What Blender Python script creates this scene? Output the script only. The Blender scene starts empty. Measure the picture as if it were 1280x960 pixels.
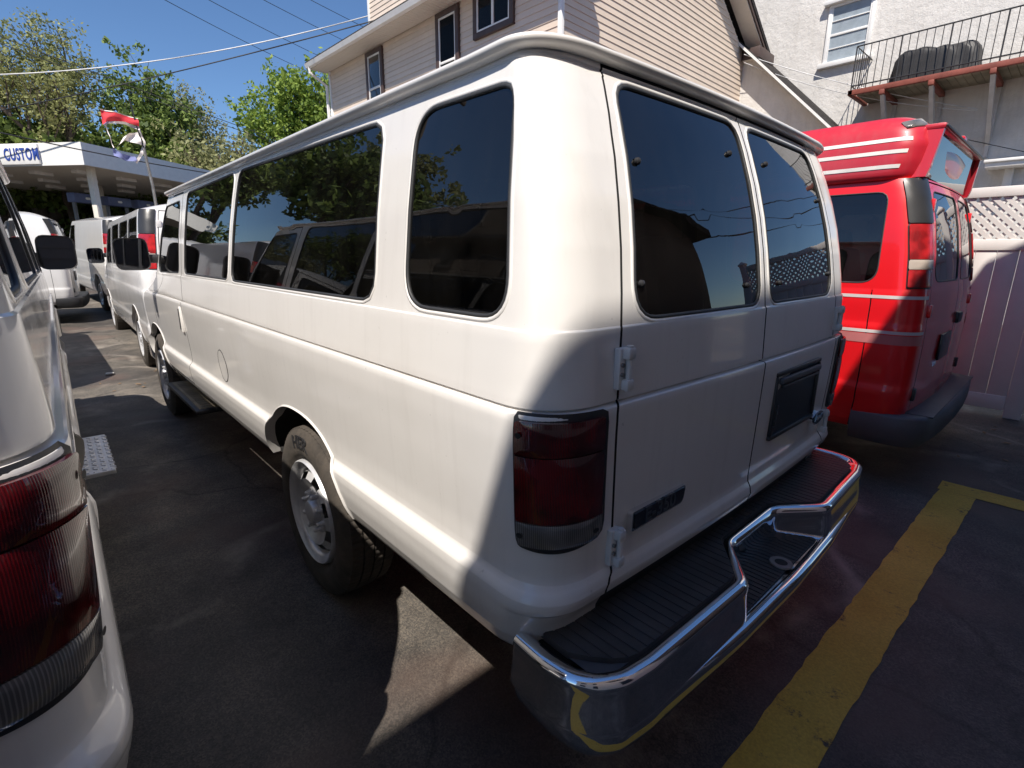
import bpy, bmesh, math, random
import numpy as np
from mathutils import Vector, Matrix, Quaternion

# ------------------------------------------------------------------ camera, world, sun, exposure
SC = bpy.context.scene
COL = SC.collection
R = math.radians
cam_d = bpy.data.cameras.new('camera')
cam = bpy.data.objects.new('camera', cam_d)
COL.objects.link(cam)
SC.camera = cam
CAM_POS = Vector((-1.7056, -0.6529, 1.4823))
YAW, PIT, ROL, FPX = .7407, .2472, .0073, 636.98
fw = Vector((math.sin(YAW) * math.cos(PIT), math.cos(YAW) * math.cos(PIT), -math.sin(PIT)))
rt = Vector((math.cos(YAW), -math.sin(YAW), 0))
up = rt.cross(fw)
r2 = rt * math.cos(ROL) + up * math.sin(ROL)
u2 = -rt * math.sin(ROL) + up * math.cos(ROL)
cam.matrix_world = Matrix(((r2.x, u2.x, -fw.x, CAM_POS.x), (r2.y, u2.y, -fw.y, CAM_POS.y),
                           (r2.z, u2.z, -fw.z, CAM_POS.z), (0, 0, 0, 1)))
cam_d.sensor_width = 36.0
cam_d.lens = 36.0 * FPX / 1280.0
cam_d.clip_start = .02
cam_d.clip_end = 2000

SUN = Vector((-.55, -.40, 1.0)).normalized()          # towards the sun
world = bpy.data.worlds.new("World")
SC.world = world
world.use_nodes = True
wn = world.node_tree
sky = wn.nodes.new('ShaderNodeTexSky')
sky.sky_type = 'NISHITA'
sky.sun_disc = False
sky.sun_elevation = math.asin(SUN.z)
sky.sun_rotation = math.atan2(SUN.x, SUN.y) % (2 * math.pi)
sky.air_density = 1.0
sky.dust_density = .0
sky.ozone_density = 9.0
wn.links.new(sky.outputs[0], wn.nodes['Background'].inputs[0])
wn.nodes['Background'].inputs[1].default_value = .078
sun_d = bpy.data.lights.new('sun', 'SUN')
sun_d.energy = 4.2
sun_d.angle = R(.4)
sun_d.color = (1, .93, .84)
sun = bpy.data.objects.new('sun', sun_d)
COL.objects.link(sun)
sun.rotation_euler = (-SUN).to_track_quat('-Z', 'Y').to_euler()
vs = SC.view_settings
vs.view_transform = 'Standard'
vs.look = 'None'
vs.exposure = 0.74
vs.gamma = 1.0
vs.use_curve_mapping = False
SC.render.engine = 'CYCLES'
SC.cycles.max_bounces = 8
SC.cycles.transparent_max_bounces = 24
SC.cycles.caustics_reflective = False
SC.cycles.caustics_refractive = False

rng = random.Random(7)


# ------------------------------------------------------------------ materials
def nmat(name):
    m = bpy.data.materials.new(name)
    m.use_nodes = True
    nt = m.node_tree
    return m, nt, nt.nodes['Principled BSDF']


def setp(b, **k):
    for key, v in k.items():
        b.inputs[key.replace('_', ' ')].default_value = v


def node(nt, t, **k):
    n = nt.nodes.new(t)
    for a, v in k.items():
        setattr(n, a, v)
    return n


def coords(nt, scale=(1, 1, 1), out='Object'):
    tc = node(nt, 'ShaderNodeTexCoord')
    mp = node(nt, 'ShaderNodeMapping')
    mp.inputs['Scale'].default_value = scale
    nt.links.new(tc.outputs[out], mp.inputs[0])
    return mp.outputs[0]


def noise(nt, vec, scale, detail=4, rough=.55):
    n = node(nt, 'ShaderNodeTexNoise')
    n.inputs['Scale'].default_value = scale
    n.inputs['Detail'].default_value = detail
    n.inputs['Roughness'].default_value = rough
    nt.links.new(vec, n.inputs['Vector'])
    return n.outputs['Fac']


def ramp(nt, fac, stops):
    r = node(nt, 'ShaderNodeValToRGB')
    el = r.color_ramp.elements
    while len(el) < len(stops):
        el.new(.5)
    for e, (p, c) in zip(el, stops):
        e.position = p
        e.color = (*c, 1) if len(c) == 3 else c
    nt.links.new(fac, r.inputs[0])
    return r.outputs[0]


def mix(nt, fac, a, b, mode='MIX'):
    m = node(nt, 'ShaderNodeMix', data_type='RGBA', blend_type=mode)
    for s, v in ((0, fac), (6, a), (7, b)):
        if isinstance(v, (int, float)):
            m.inputs[s].default_value = v
        elif isinstance(v, tuple):
            m.inputs[s].default_value = (*v, 1)
        else:
            nt.links.new(v, m.inputs[s])
    return m.outputs[2]


def bump(nt, b, h, strength=.3, dist=.01):
    n = node(nt, 'ShaderNodeBump')
    n.inputs['Strength'].default_value = strength
    n.inputs['Distance'].default_value = dist
    nt.links.new(h, n.inputs['Height'])
    nt.links.new(n.outputs[0], b.inputs['Normal'])
    return n


def plain(name, col, rough=.5, metal=0., var=.12, scale=6., bmp=0., bscale=60., coat=0., spec=.5, rnd=0.):
    """a surface colour with gentle large-scale dirt variation and optional fine relief"""
    m, nt, b = nmat(name)
    v = coords(nt)
    f = noise(nt, v, scale, 5)
    lo = tuple(c * (1 - var) for c in col)
    hi = tuple(min(1, c * (1 + var)) for c in col)
    c = ramp(nt, f, [(.3, lo), (.7, hi)])
    if rnd:
        oi = node(nt, 'ShaderNodeObjectInfo')
        k = ramp(nt, oi.outputs['Random'], [(0., (1 - rnd,) * 3), (1., (1 + rnd * .5,) * 3)])
        c = mix(nt, 1., c, k, 'MULTIPLY')
        va = node(nt, 'ShaderNodeVectorMath', operation='ADD')
        vsn = node(nt, 'ShaderNodeVectorMath', operation='SCALE')
        nt.links.new(oi.outputs['Location'], vsn.inputs[0])
        vsn.inputs['Scale'].default_value = 3.7
        nt.links.new(v, va.inputs[0])
        nt.links.new(vsn.outputs[0], va.inputs[1])
        g2 = noise(nt, va.outputs[0], 2.2, 6, .65)
        c = mix(nt, ramp(nt, g2, [(.5, (0, 0, 0)), (.8, (.28,) * 3)]), c, tuple(x * .55 for x in col))
    nt.links.new(c, b.inputs['Base Color'])
    setp(b, Roughness=rough, Metallic=metal, Specular_IOR_Level=spec)
    if coat:
        setp(b, Coat_Weight=coat, Coat_Roughness=.03)
    if bmp:
        bump(nt, b, noise(nt, v, bscale, 4), bmp, .005)
    return m


def paint(name, col, dirt=(.35, .31, .27), amount=.10, coat=1.0, orange=.012, film=.22):
    """two-coat car paint: blotchy road film, rain streaks, tar specks, more film low down"""
    m, nt, b = nmat(name)
    v = coords(nt)
    vst = coords(nt, (9., 9., .55))
    f = noise(nt, v, 2.3, 8, .65)
    f2 = noise(nt, v, 46., 3, .6)
    st = noise(nt, vst, 3.0, 6, .6)
    sp = node(nt, 'ShaderNodeSeparateXYZ')
    nt.links.new(v, sp.inputs[0])
    mr = node(nt, 'ShaderNodeMapRange')
    mr.inputs['From Min'].default_value = 1.0
    mr.inputs['From Max'].default_value = .45
    mr.inputs['To Max'].default_value = film
    nt.links.new(sp.outputs['Z'], mr.inputs['Value'])
    lowf = node(nt, 'ShaderNodeMath', operation='MULTIPLY')
    nt.links.new(mr.outputs[0], lowf.inputs[0])
    nt.links.new(noise(nt, v, 7., 8, .7), lowf.inputs[1])
    fac = ramp(nt, f, [(.46, (0, 0, 0)), (.78, (amount * 1.6,) * 3)])
    facs = ramp(nt, st, [(.52, (0, 0, 0)), (.80, (amount * 1.5,) * 3)])
    fac2 = ramp(nt, f2, [(.705, (0, 0, 0)), (.76, (amount * 4,) * 3)])
    c1 = mix(nt, fac, col, dirt)
    c1 = mix(nt, facs, c1, tuple(x * .8 for x in dirt))
    c1 = mix(nt, lowf.outputs[0], c1, tuple(x * .8 for x in dirt))
    c2 = mix(nt, fac2, c1, tuple(x * .5 for x in dirt))
    nt.links.new(c2, b.inputs['Base Color'])
    setp(b, Roughness=.42, Coat_Weight=coat, Coat_IOR=1.45)
    nt.links.new(ramp(nt, f, [(.3, (.03, .03, .03)), (.75, (.14, .14, .14))]), b.inputs['Coat Roughness'])
    f3 = noise(nt, v, 1.9, 2)
    bn = node(nt, 'ShaderNodeBump')
    bn.inputs['Strength'].default_value = .18
    bn.inputs['Distance'].default_value = orange
    nt.links.new(f3, bn.inputs['Height'])
    nt.links.new(bn.outputs[0], b.inputs['Coat Normal'])
    return m


def glass(name, tint, rough=0.0, wav=.02, wscale=3.0, fres=1.52):
    m = bpy.data.materials.new(name)
    m.use_nodes = True
    nt = m.node_tree
    nt.nodes.clear()
    out = node(nt, 'ShaderNodeOutputMaterial')
    tr = node(nt, 'ShaderNodeBsdfTransparent')
    tr.inputs[0].default_value = (*tint, 1)
    gl = node(nt, 'ShaderNodeBsdfGlossy')
    gl.inputs['Roughness'].default_value = rough
    gl.inputs['Color'].default_value = (1, 1, 1, 1)
    fr = node(nt, 'ShaderNodeFresnel')
    fr.inputs['IOR'].default_value = fres
    v = coords(nt)
    bn = node(nt, 'ShaderNodeBump')
    bn.inputs['Strength'].default_value = .25
    bn.inputs['Distance'].default_value = wav
    nt.links.new(noise(nt, v, wscale, 1), bn.inputs['Height'])
    nt.links.new(bn.outputs[0], gl.inputs['Normal'])
    nt.links.new(bn.outputs[0], fr.inputs['Normal'])
    ms = node(nt, 'ShaderNodeMixShader')
    nt.links.new(fr.outputs[0], ms.inputs[0])
    nt.links.new(tr.outputs[0], ms.inputs[1])
    nt.links.new(gl.outputs[0], ms.inputs[2])
    df = node(nt, 'ShaderNodeBsdfDiffuse')
    df.inputs[0].default_value = (.45, .42, .38, 1)
    dm = node(nt, 'ShaderNodeMixShader')
    nt.links.new(ramp(nt, noise(nt, coords(nt, (1, 1, .4)), 5., 8, .7), [(.35, (.001,) * 3), (.8, (.014,) * 3)]), dm.inputs[0])
    nt.links.new(ms.outputs[0], dm.inputs[1])
    nt.links.new(df.outputs[0], dm.inputs[2])
    nt.links.new(dm.outputs[0], out.inputs[0])
    return m


def lens(name, col, ribs=400., rough=.12, dark=.35):
    m, nt, b = nmat(name)
    v = coords(nt)
    w = node(nt, 'ShaderNodeTexWave', wave_type='BANDS', bands_direction='DIAGONAL')
    sp = node(nt, 'ShaderNodeSeparateXYZ')
    nt.links.new(v, sp.inputs[0])
    ab = node(nt, 'ShaderNodeMath', operation='ABSOLUTE')
    nt.links.new(sp.outputs[0], ab.inputs[0])
    sb = node(nt, 'ShaderNodeMath', operation='ADD')
    nt.links.new(ab.outputs[0], sb.inputs[0])
    nt.links.new(sp.outputs[1], sb.inputs[1])
    ml = node(nt, 'ShaderNodeMath', operation='MULTIPLY')
    ml.inputs[1].default_value = ribs * 3.2
    nt.links.new(sb.outputs[0], ml.inputs[0])
    sn = node(nt, 'ShaderNodeMath', operation='SINE')
    nt.links.new(ml.outputs[0], sn.inputs[0])
    f = noise(nt, v, 9., 2)
    c = ramp(nt, f, [(.35, tuple(x * dark for x in col)), (.62, col)])
    k = ramp(nt, sn.outputs[0], [(0., (.6, .6, .6)), (.8, (1.15, 1.15, 1.15))])
    nt.links.new(mix(nt, 1., c, k, 'MULTIPLY'), b.inputs['Base Color'])
    setp(b, Roughness=rough, Coat_Weight=1., Coat_Roughness=.02, Specular_IOR_Level=.5)
    bump(nt, b, sn.outputs[0], .15, .001)
    return m


M = {}
M['white_paint'] = paint("white_paint", (.76, .738, .71), amount=.07)
M['white_paint_b'] = paint('white_paint_clean', (.77, .755, .735), amount=.06)
M['red_paint'] = paint('red_paint', (.74, .003, .008), dirt=(.30, .05, .04), amount=.05)
M['red_fiberglass'] = paint('red_fiberglass', (.50, .018, .035), dirt=(.45, .15, .14), amount=.16, coat=.5)
M['gap'] = plain('gap_rubber', (.012, .012, .013), .7)
M['rubber'] = plain('rubber_seal', (.03, .031, .033), .55, bmp=.1)
M['pad'] = plain('step_rubber', (.052, .047, .046), .6, var=.3, scale=9, bmp=.2, bscale=200)
M['black_plastic'] = plain('black_plastic', (.022, .022, .024), .45, bmp=.15, bscale=220)
M['grey_plastic'] = plain('grey_plastic', (.085, .087, .095), .5, bmp=.2, bscale=160)
M['satin_black'] = plain('satin_black', (.03, .03, .031), .32, var=.3, scale=3)
M['chrome'] = plain('chrome', (.80, .81, .83), .06, 1., var=.03)
M['steel'] = plain('painted_steel_wheel', (.66, .66, .67), .32, .45, var=.15, scale=14)
M['diamond_plate'] = plain('diamond_plate', (.72, .72, .73), .45, .6, var=.15, scale=9)
M['mirror'] = plain('dark_mirror', (.10, .105, .115), .03, 1., var=.03)
M['dull_steel'] = plain('dull_steel', (.25, .24, .23), .5, .8, var=.3, scale=20)
M['hinge_paint'] = plain('hinge_paint', (.62, .61, .60), .4, var=.1)
M['tint'] = glass('tinted_glass', (.075, .08, .085), wav=.0035, wscale=1.6, fres=1.72)
M['rear_tint'] = glass('tinted_rear_glass', (.075, .08, .085), wav=.004, wscale=4.0, fres=1.8)
M['clear_glass'] = glass('house_glass', (.35, .38, .40), wav=.003, fres=1.12)
M['blind_glass'] = glass('blind_glass', (.78, .80, .82), wav=.003, fres=1.25)
M['red_lens'] = lens('red_lens', (.145, .003, .006), dark=.25)
M['bright_lens'] = lens('bright_red_lens', (.75, .03, .035), ribs=300)
M['smoke_lens'] = lens('smoked_clear_lens', (.22, .21, .20), ribs=300, dark=.5)
M['pale_lens'] = lens('pale_reverse_lens', (.62, .52, .44), ribs=300, dark=.85)
M['interior'] = plain('interior_trim', (.10, .10, .105), .8)
M['seat'] = plain('grey_seat_vinyl', (.14, .14, .15), .65, bmp=.2)
M['underbody'] = plain('underbody', (.012, .011, .010), .9)
M['silver_stripe'] = plain('silver_stripe', (.60, .55, .54), .4)
M['white_stripe'] = plain('white_stripe', (.78, .74, .70), .4)
M['plate_dark'] = plain('badge_dark', (.012, .014, .02), .3)
M['badge_letter'] = plain('badge_letter', (.12, .125, .14), .3, .7)


def tyre_mat():
    m, nt, b = nmat('tyre_rubber')
    v = coords(nt)
    f = noise(nt, v, 9., 6, .7)
    nt.links.new(ramp(nt, f, [(.3, (.028, .025, .022)), (.72, (.085, .070, .056))]), b.inputs['Base Color'])
    setp(b, Roughness=.82)
    bump(nt, b, noise(nt, v, 90., 3), .3, .003)
    return m


M['tyre'] = tyre_mat()


def asphalt_mat():
    m, nt, b = nmat('asphalt')
    v = coords(nt)
    big = noise(nt, v, .55, 6, .6)
    mid = noise(nt, v, 3.1, 6, .65)
    fine = noise(nt, v, 150., 3, .7)
    vor = node(nt, 'ShaderNodeTexVoronoi')
    vor.inputs['Scale'].default_value = 190.
    nt.links.new(v, vor.inputs['Vector'])
    base = ramp(nt, mid, [(.28, (.064, .057, .050)), (.5, (.105, .095, .083)), (.75, (.18, .158, .134))])
    seal = ramp(nt, big, [(.44, (1, 1, 1)), (.56, (.55, .55, .57))])
    c = mix(nt, 1., base, seal, 'MULTIPLY')
    spk = ramp(nt, vor.outputs['Color'], [(.15, (.55, .55, .55)), (.5, (1, 1, 1)), (.85, (1.7, 1.6, 1.45))])
    c = mix(nt, .85, c, spk, 'MULTIPLY')
    # cracks: a thin warped line net
    wv = node(nt, 'ShaderNodeTexVoronoi', feature='DISTANCE_TO_EDGE')
    wv.inputs['Scale'].default_value = .42
    ad = node(nt, 'ShaderNodeVectorMath', operation='ADD')
    nz = node(nt, 'ShaderNodeTexNoise')
    nz.inputs['Scale'].default_value = 1.7
    nz.inputs['Detail'].default_value = 6
    nt.links.new(v, nz.inputs['Vector'])
    nt.links.new(v, ad.inputs[0])
    sc = node(nt, 'ShaderNodeVectorMath', operation='SCALE')
    sc.inputs['Scale'].default_value = .5
    nt.links.new(nz.outputs['Color'], sc.inputs[0])
    nt.links.new(sc.outputs[0], ad.inputs[1])
    nt.links.new(ad.outputs[0], wv.inputs['Vector'])
    cr = ramp(nt, wv.outputs['Distance'], [(.0, (.45, .45, .45)), (.007, (1, 1, 1))])
    c = mix(nt, .8, c, cr, 'MULTIPLY')
    # old rusty drip stains
    st = noise(nt, v, 1.15, 3, .5)
    stf = ramp(nt, st, [(.54, (0, 0, 0)), (.66, (.5, .5, .5))])
    c = mix(nt, stf, c, (.115, .075, .060))
    tr = noise(nt, v, .62, 2, .4)
    tl = ramp(nt, tr, [(.470, (0, 0, 0)), (.490, (1, 1, 1)), (.496, (1, 1, 1)), (.515, (0, 0, 0))])
    tm = ramp(nt, noise(nt, v, 1.6, 5, .7), [(.44, (0, 0, 0)), (.66, (.75,) * 3)])
    tf = mix(nt, 1., tl, tm, 'MULTIPLY')
    c = mix(nt, tf, c, (.30, .265, .225))
    nt.links.new(c, b.inputs['Base Color'])
    rr = ramp(nt, big, [(.42, (.88, .88, .88)), (.6, (.62, .62, .62))])
    nt.links.new(rr, b.inputs['Roughness'])
    h = mix(nt, .5, fine, vor.outputs['Distance'])
    bump(nt, b, h, .3, .004)
    return m


M['asphalt'] = asphalt_mat()


def line_mat():
    m, nt, b = nmat('yellow_line_paint')
    v = coords(nt)
    f = noise(nt, v, 5.5, 14, .82)
    f2 = noise(nt, v, 2.2, 4)
    yel = ramp(nt, f2, [(.3, (.52, .315, .035)), (.7, (.66, .43, .07))])
    k = ramp(nt, f, [(.37, (1, 1, 1)), (.43, (0, 0, 0))])
    c = mix(nt, k, yel, (.05, .045, .04))
    sp = noise(nt, v, 120., 2)
    c = mix(nt, .4, c, ramp(nt, sp, [(.3, (.5, .5, .5)), (.7, (1.2, 1.2, 1.2))]), 'MULTIPLY')
    nt.links.new(c, b.inputs['Base Color'])
    setp(b, Roughness=.7)
    bump(nt, b, noise(nt, v, 150., 3), .5, .004)
    return m


M['yellow'] = line_mat()
M['siding'] = plain('beige_vinyl_siding', (.70, .582, .475), .5, var=.05, scale=1.2, bmp=.1, bscale=30, rnd=.07)
M['soffit'] = plain('cream_soffit', (.74, .69, .61), .5, var=.05)
M['brown_trim'] = plain('brown_trim', (.075, .048, .042), .5, var=.15)
M['white_trim'] = plain('white_trim', (.78, .77, .75), .45, var=.05)
M['vinyl'] = plain('white_vinyl', (.74, .70, .665), .4, var=.07, scale=1.5, rnd=.06)
M['dark_interior'] = plain('dark_room', (.03, .035, .045), .8)  # near-black colour painting the unlit rooms behind windows
M['blind'] = plain('window_blind', (.52, .58, .62), .7)
M['iron'] = plain('black_iron', (.035, .034, .036), .5, .3)
M['redwood'] = plain('red_stained_wood', (.24, .065, .045), .6, var=.25, scale=4, bmp=.2)
M['old_wood'] = plain('weathered_wood', (.27, .235, .17), .8, var=.3, scale=5, bmp=.4, rnd=.2)
M['grey_paint'] = plain('grey_brace_paint', (.52, .50, .49), .6)
M['tarp'] = plain('black_cover', (.022, .021, .022), .55, var=.3, bmp=.4, bscale=9)
M['shingle'] = plain('dark_shingles', (.050, .047, .046), .85, var=.45, scale=22, bmp=.6, bscale=30, spec=0.)
M['wood_pole'] = plain('utility_pole_wood', (.10, .07, .05), .85, var=.3, bmp=.5, bscale=20)
M['wire'] = plain('cable_black', (.03, .03, .032), .6)
M['wire_white'] = plain('cable_pale', (.62, .62, .62), .5)
M['flag_red'] = plain('flag_red', (.62, .035, .05), .8)
M['flag_white'] = plain('flag_white', (.72, .66, .62), .8)
M['flag_blue'] = plain('flag_blue', (.16, .18, .36), .8)
M['blue_sign'] = plain('blue_lettering', (.03, .07, .33), .5)
M['pump_blue'] = plain('pump_blue', (.10, .13, .27), .5)
M['pump_grey'] = plain('pump_grey', (.16, .16, .17), .5)
M['pump_dark'] = plain('pump_dark', (.05, .05, .055), .5)
M['litter'] = plain('pale_litter', (.6, .57, .52), .8)
M['dead_leaf'] = plain('dead_leaf', (.22, .14, .08), .8, var=.4)
M['bark'] = plain('bark', (.085, .065, .052), .9, var=.4, scale=10, bmp=.5)


def stucco_mat():
    m, nt, b = nmat('white_stucco')
    v = coords(nt)
    f = noise(nt, v, 1.4, 6, .65)
    st = noise(nt, coords(nt, (3., 3., .25)), 2.2, 7, .65)
    c = ramp(nt, f, [(.3, (.60, .575, .54)), (.7, (.73, .705, .67))])
    c = mix(nt, ramp(nt, st, [(.52, (0, 0, 0)), (.8, (.45,) * 3)]), c, (.42, .39, .35))
    nt.links.new(c, b.inputs['Base Color'])
    setp(b, Roughness=.9)
    bump(nt, b, noise(nt, v, 7., 8, .7), .5, .05)
    return m


M['stucco'] = stucco_mat()


def leaf_mat(name, a, c):
    m, nt, b = nmat(name)
    oi = node(nt, 'ShaderNodeNewGeometry')
    f = oi.outputs['Random Per Island']
    nt.links.new(ramp(nt, f, [(0., a), (1., c)]), b.inputs['Base Color'])
    setp(b, Roughness=.55, Specular_IOR_Level=.3)
    tl = node(nt, 'ShaderNodeBsdfTranslucent')
    nt.links.new(ramp(nt, f, [(0., a), (1., c)]), tl.inputs[0])
    ms = node(nt, 'ShaderNodeMixShader')
    ms.inputs[0].default_value = .35
    out = nt.nodes['Material Output']
    nt.links.new(b.outputs[0], ms.inputs[1])
    nt.links.new(tl.outputs[0], ms.inputs[2])
    nt.links.new(ms.outputs[0], out.inputs[0])
    return m


M['leaf_olive'] = leaf_mat('leaf_olive', (.15, .165, .06), (.38, .39, .16))
M['leaf_dark'] = leaf_mat('leaf_dark', (.06, .10, .025), (.24, .32, .08))
M['leaf_pale'] = leaf_mat('leaf_pale', (.18, .19, .09), (.36, .37, .18))
M['leaf_bright'] = leaf_mat('leaf_bright', (.12, .20, .03), (.34, .44, .09))


# ------------------------------------------------------------------ mesh builder and scene helpers
class MB:
    def __init__(s):
        s.v, s.f, s.m, s.mats = [], [], [], []

    def mi(s, mat):
        if mat not in s.mats:
            s.mats.append(mat)
        return s.mats.index(mat)

    def add(s, verts, faces, mat, flip=False):
        o = len(s.v)
        i = s.mi(mat)
        s.v.extend([tuple(map(float, p)) for p in verts])
        for f in faces:
            f = [o + k for k in f]
            if flip:
                f.reverse()
            s.f.append(f)
            s.m.append(i)
        return s

    def box(s, lo, hi, mat, rot=None, origin=(0, 0, 0)):
        x0, y0, z0 = lo
        x1, y1, z1 = hi
        vs_ = [(x0, y0, z0), (x1, y0, z0), (x1, y1, z0), (x0, y1, z0), (x0, y0, z1), (x1, y0, z1), (x1, y1, z1), (x0, y1, z1)]
        if rot is not None:
            vs_ = [tuple(rot @ Vector(p) + Vector(origin)) for p in vs_]
        return s.add(vs_, [(0, 3, 2, 1), (4, 5, 6, 7), (0, 1, 5, 4), (1, 2, 6, 5), (2, 3, 7, 6), (3, 0, 4, 7)], mat)

    def rbox(s, lo, hi, mat, r=.01, seg=2, rot=None, origin=(0, 0, 0)):
        bm = bmesh.new()
        bmesh.ops.create_cube(bm, size=1)
        d = [hi[i] - lo[i] for i in range(3)]
        c = [(hi[i] + lo[i]) / 2 for i in range(3)]
        for vv in bm.verts:
            vv.co = Vector([vv.co[i] * d[i] + c[i] for i in range(3)])
        r = min(r, min(d) * .49)
        bmesh.ops.bevel(bm, geom=bm.edges[:], offset=r, segments=seg, profile=.5, affect='EDGES')
        bm.verts.index_update()
        vs_ = [vv.co.copy() for vv in bm.verts]
        if rot is not None:
            vs_ = [rot @ p + Vector(origin) for p in vs_]
        s.add(vs_, [[vv.index for vv in f.verts] for f in bm.faces], mat)
        bm.free()
        return s

    def tube(s, pts, rad, mat, n=8, closed=False, caps=True):
        pts = [Vector(p) for p in pts]
        N = len(pts)
        rads = rad if isinstance(rad, (list, tuple)) else [rad] * N
        vs_, fs = [], []
        prev = None
        for i, p in enumerate(pts):
            if closed:
                t = pts[(i + 1) % N] - pts[i - 1]
            else:
                t = pts[min(i + 1, N - 1)] - pts[max(i - 1, 0)]
            t.normalize()
            if prev is None:
                a = Vector((0, 0, 1)) if abs(t.z) < .9 else Vector((1, 0, 0))
                prev = (a - t * a.dot(t)).normalized()
            else:
                q = prev - t * prev.dot(t)
                prev = q.normalized() if q.length > 1e-6 else prev
            b = t.cross(prev)
            for k in range(n):
                an = 2 * math.pi * k / n
                vs_.append(p + (prev * math.cos(an) + b * math.sin(an)) * rads[i])
        L = N if closed else N - 1
        for i in range(L):
            j = (i + 1) % N
            for k in range(n):
                fs.append((i * n + k, i * n + (k + 1) % n, j * n + (k + 1) % n, j * n + k))
        if caps and not closed:
            fs.append(tuple(range(n - 1, -1, -1)))
            fs.append(tuple((N - 1) * n + k for k in range(n)))
        return s.add(vs_, fs, mat)

    def lathe(s, prof, mat, n=48, axis='x', origin=(0, 0, 0), rfun=None):
        """prof: (axial, radius) points; spun about the axis"""
        vs_, fs = [], []
        for k in range(n):
            a = 2 * math.pi * k / n
            for i, (h, r) in enumerate(prof):
                rr = r + (rfun(i, k) if rfun else 0)
                c, sn = rr * math.cos(a), rr * math.sin(a)
                p = {'x': (h, c, sn), 'y': (c, h, sn), 'z': (c, sn, h)}[axis]
                vs_.append((p[0] + origin[0], p[1] + origin[1], p[2] + origin[2]))
        P = len(prof)
        for k in range(n):
            k2 = (k + 1) % n
            for i in range(P - 1):
                fs.append((k * P + i, k2 * P + i, k2 * P + i + 1, k * P + i + 1))
        return s.add(vs_, fs, mat)

    def prism(s, poly, d0, d1, mat, plane='xz'):
        """extrude a polygon given in a plane along the third axis"""
        def P(a, b, d):
            return {'xz': (a, d, b), 'yz': (d, a, b), 'xy': (a, b, d)}[plane]
        n = len(poly)
        vs_ = [P(a, b, d0) for a, b in poly] + [P(a, b, d1) for a, b in poly]
        fs = [tuple(range(n)), tuple(range(2 * n - 1, n - 1, -1))]
        for i in range(n):
            j = (i + 1) % n
            fs.append((i, i + n, j + n, j))
        return s.add(vs_, fs, mat)

    def build(s, name, parent=None, smooth=35, recalc=True):
        me = bpy.data.meshes.new(name)
        me.from_pydata(s.v, [], s.f)
        for m in s.mats:
            me.materials.append(M[m])
        me.polygons.foreach_set('material_index', s.m)
        if recalc:
            bm = bmesh.new()
            bm.from_mesh(me)
            bmesh.ops.recalc_face_normals(bm, faces=bm.faces[:])
            bm.to_mesh(me)
            bm.free()
        if smooth:
            me.polygons.foreach_set('use_smooth', [True] * len(me.polygons))
            me.set_sharp_from_angle(angle=R(smooth))
        me.update()
        return link(name, me, parent)


def link(name, me, parent=None):
    o = bpy.data.objects.new(name, me)
    COL.objects.link(o)
    if parent is not None:
        o.parent = parent
    return o


def tag(o, label=None, cat=None, group=None, kind=None):
    if label:
        o['label'] = label
    if cat:
        o['category'] = cat
    if group:
        o['group'] = group
    if kind:
        o['kind'] = kind
    return o


def thing(name, label, cat, loc=(0, 0, 0), rz=0., group=None):
    o = bpy.data.objects.new(name, None)
    o.empty_display_size = .2
    COL.objects.link(o)
    o.location = loc
    o.rotation_euler = (0, 0, rz)
    return tag(o, label, cat, group)


def copy_tree(o, parent=None):
    c = o.copy()
    COL.objects.link(c)
    c.parent = parent
    for ch in list(o.children):
        copy_tree(ch, c)
    return c


def text_mesh(body, size, extrude=.002, shear=0., bold=.0, space=1.):
    cu = bpy.data.curves.new('lettering', 'FONT')
    cu.body = body
    cu.size = size
    cu.extrude = extrude
    cu.shear = shear
    cu.offset = bold
    cu.space_character = space
    cu.align_x = 'CENTER'
    cu.align_y = 'CENTER'
    cu.resolution_u = 3
    ob = bpy.data.objects.new('lettering', cu)
    COL.objects.link(ob)
    dg = bpy.context.evaluated_depsgraph_get()
    me = bpy.data.meshes.new_from_object(ob.evaluated_get(dg))
    vs_ = [v.co.copy() for v in me.vertices]
    fs = [tuple(p.vertices) for p in me.polygons]
    bpy.data.objects.remove(ob)
    bpy.data.curves.remove(cu)
    bpy.data.meshes.remove(me)
    return vs_, fs


def rpoly(pts, r, n=7):
    """rounded polygon outline"""
    out = []
    N = len(pts)
    rs = r if isinstance(r, (list, tuple)) else [r] * N
    for i in range(N):
        p = np.array(pts[i], float)
        a = np.array(pts[i - 1], float) - p
        b = np.array(pts[(i + 1) % N], float) - p
        la, lb = np.linalg.norm(a), np.linalg.norm(b)
        a /= la
        b /= lb
        ang = math.acos(max(-1, min(1, float(a @ b))))
        rr = rs[i]
        d = min(rr / math.tan(ang / 2), la * .49, lb * .49)
        p0, p1 = p + a * d, p + b * d
        for k in range(n + 1):
            t = k / n
            q = (1 - t) ** 2 * p0 + 2 * t * (1 - t) * p + t * t * p1
            out.append((float(q[0]), float(q[1])))
    return out


def resample(poly, n):
    P = np.array(poly + [poly[0]], float)
    L = np.concatenate([[0], np.cumsum(np.linalg.norm(np.diff(P, axis=0), axis=1))])
    t = np.linspace(0, L[-1], n, endpoint=False)
    return np.stack([np.interp(t, L, P[:, 0]), np.interp(t, L, P[:, 1])], 1)


def inside(poly, x, y):
    P = np.asarray(poly)
    res = np.zeros(x.shape, bool)
    j = len(P) - 1
    for i in range(len(P)):
        xi, yi, xj, yj = P[i, 0], P[i, 1], P[j, 0], P[j, 1]
        if yi != yj:
            c = ((yi > y) != (yj > y)) & (x < (xj - xi) * (y - yi) / (yj - yi) + xi)
            res ^= c
        j = i
    return res


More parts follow.
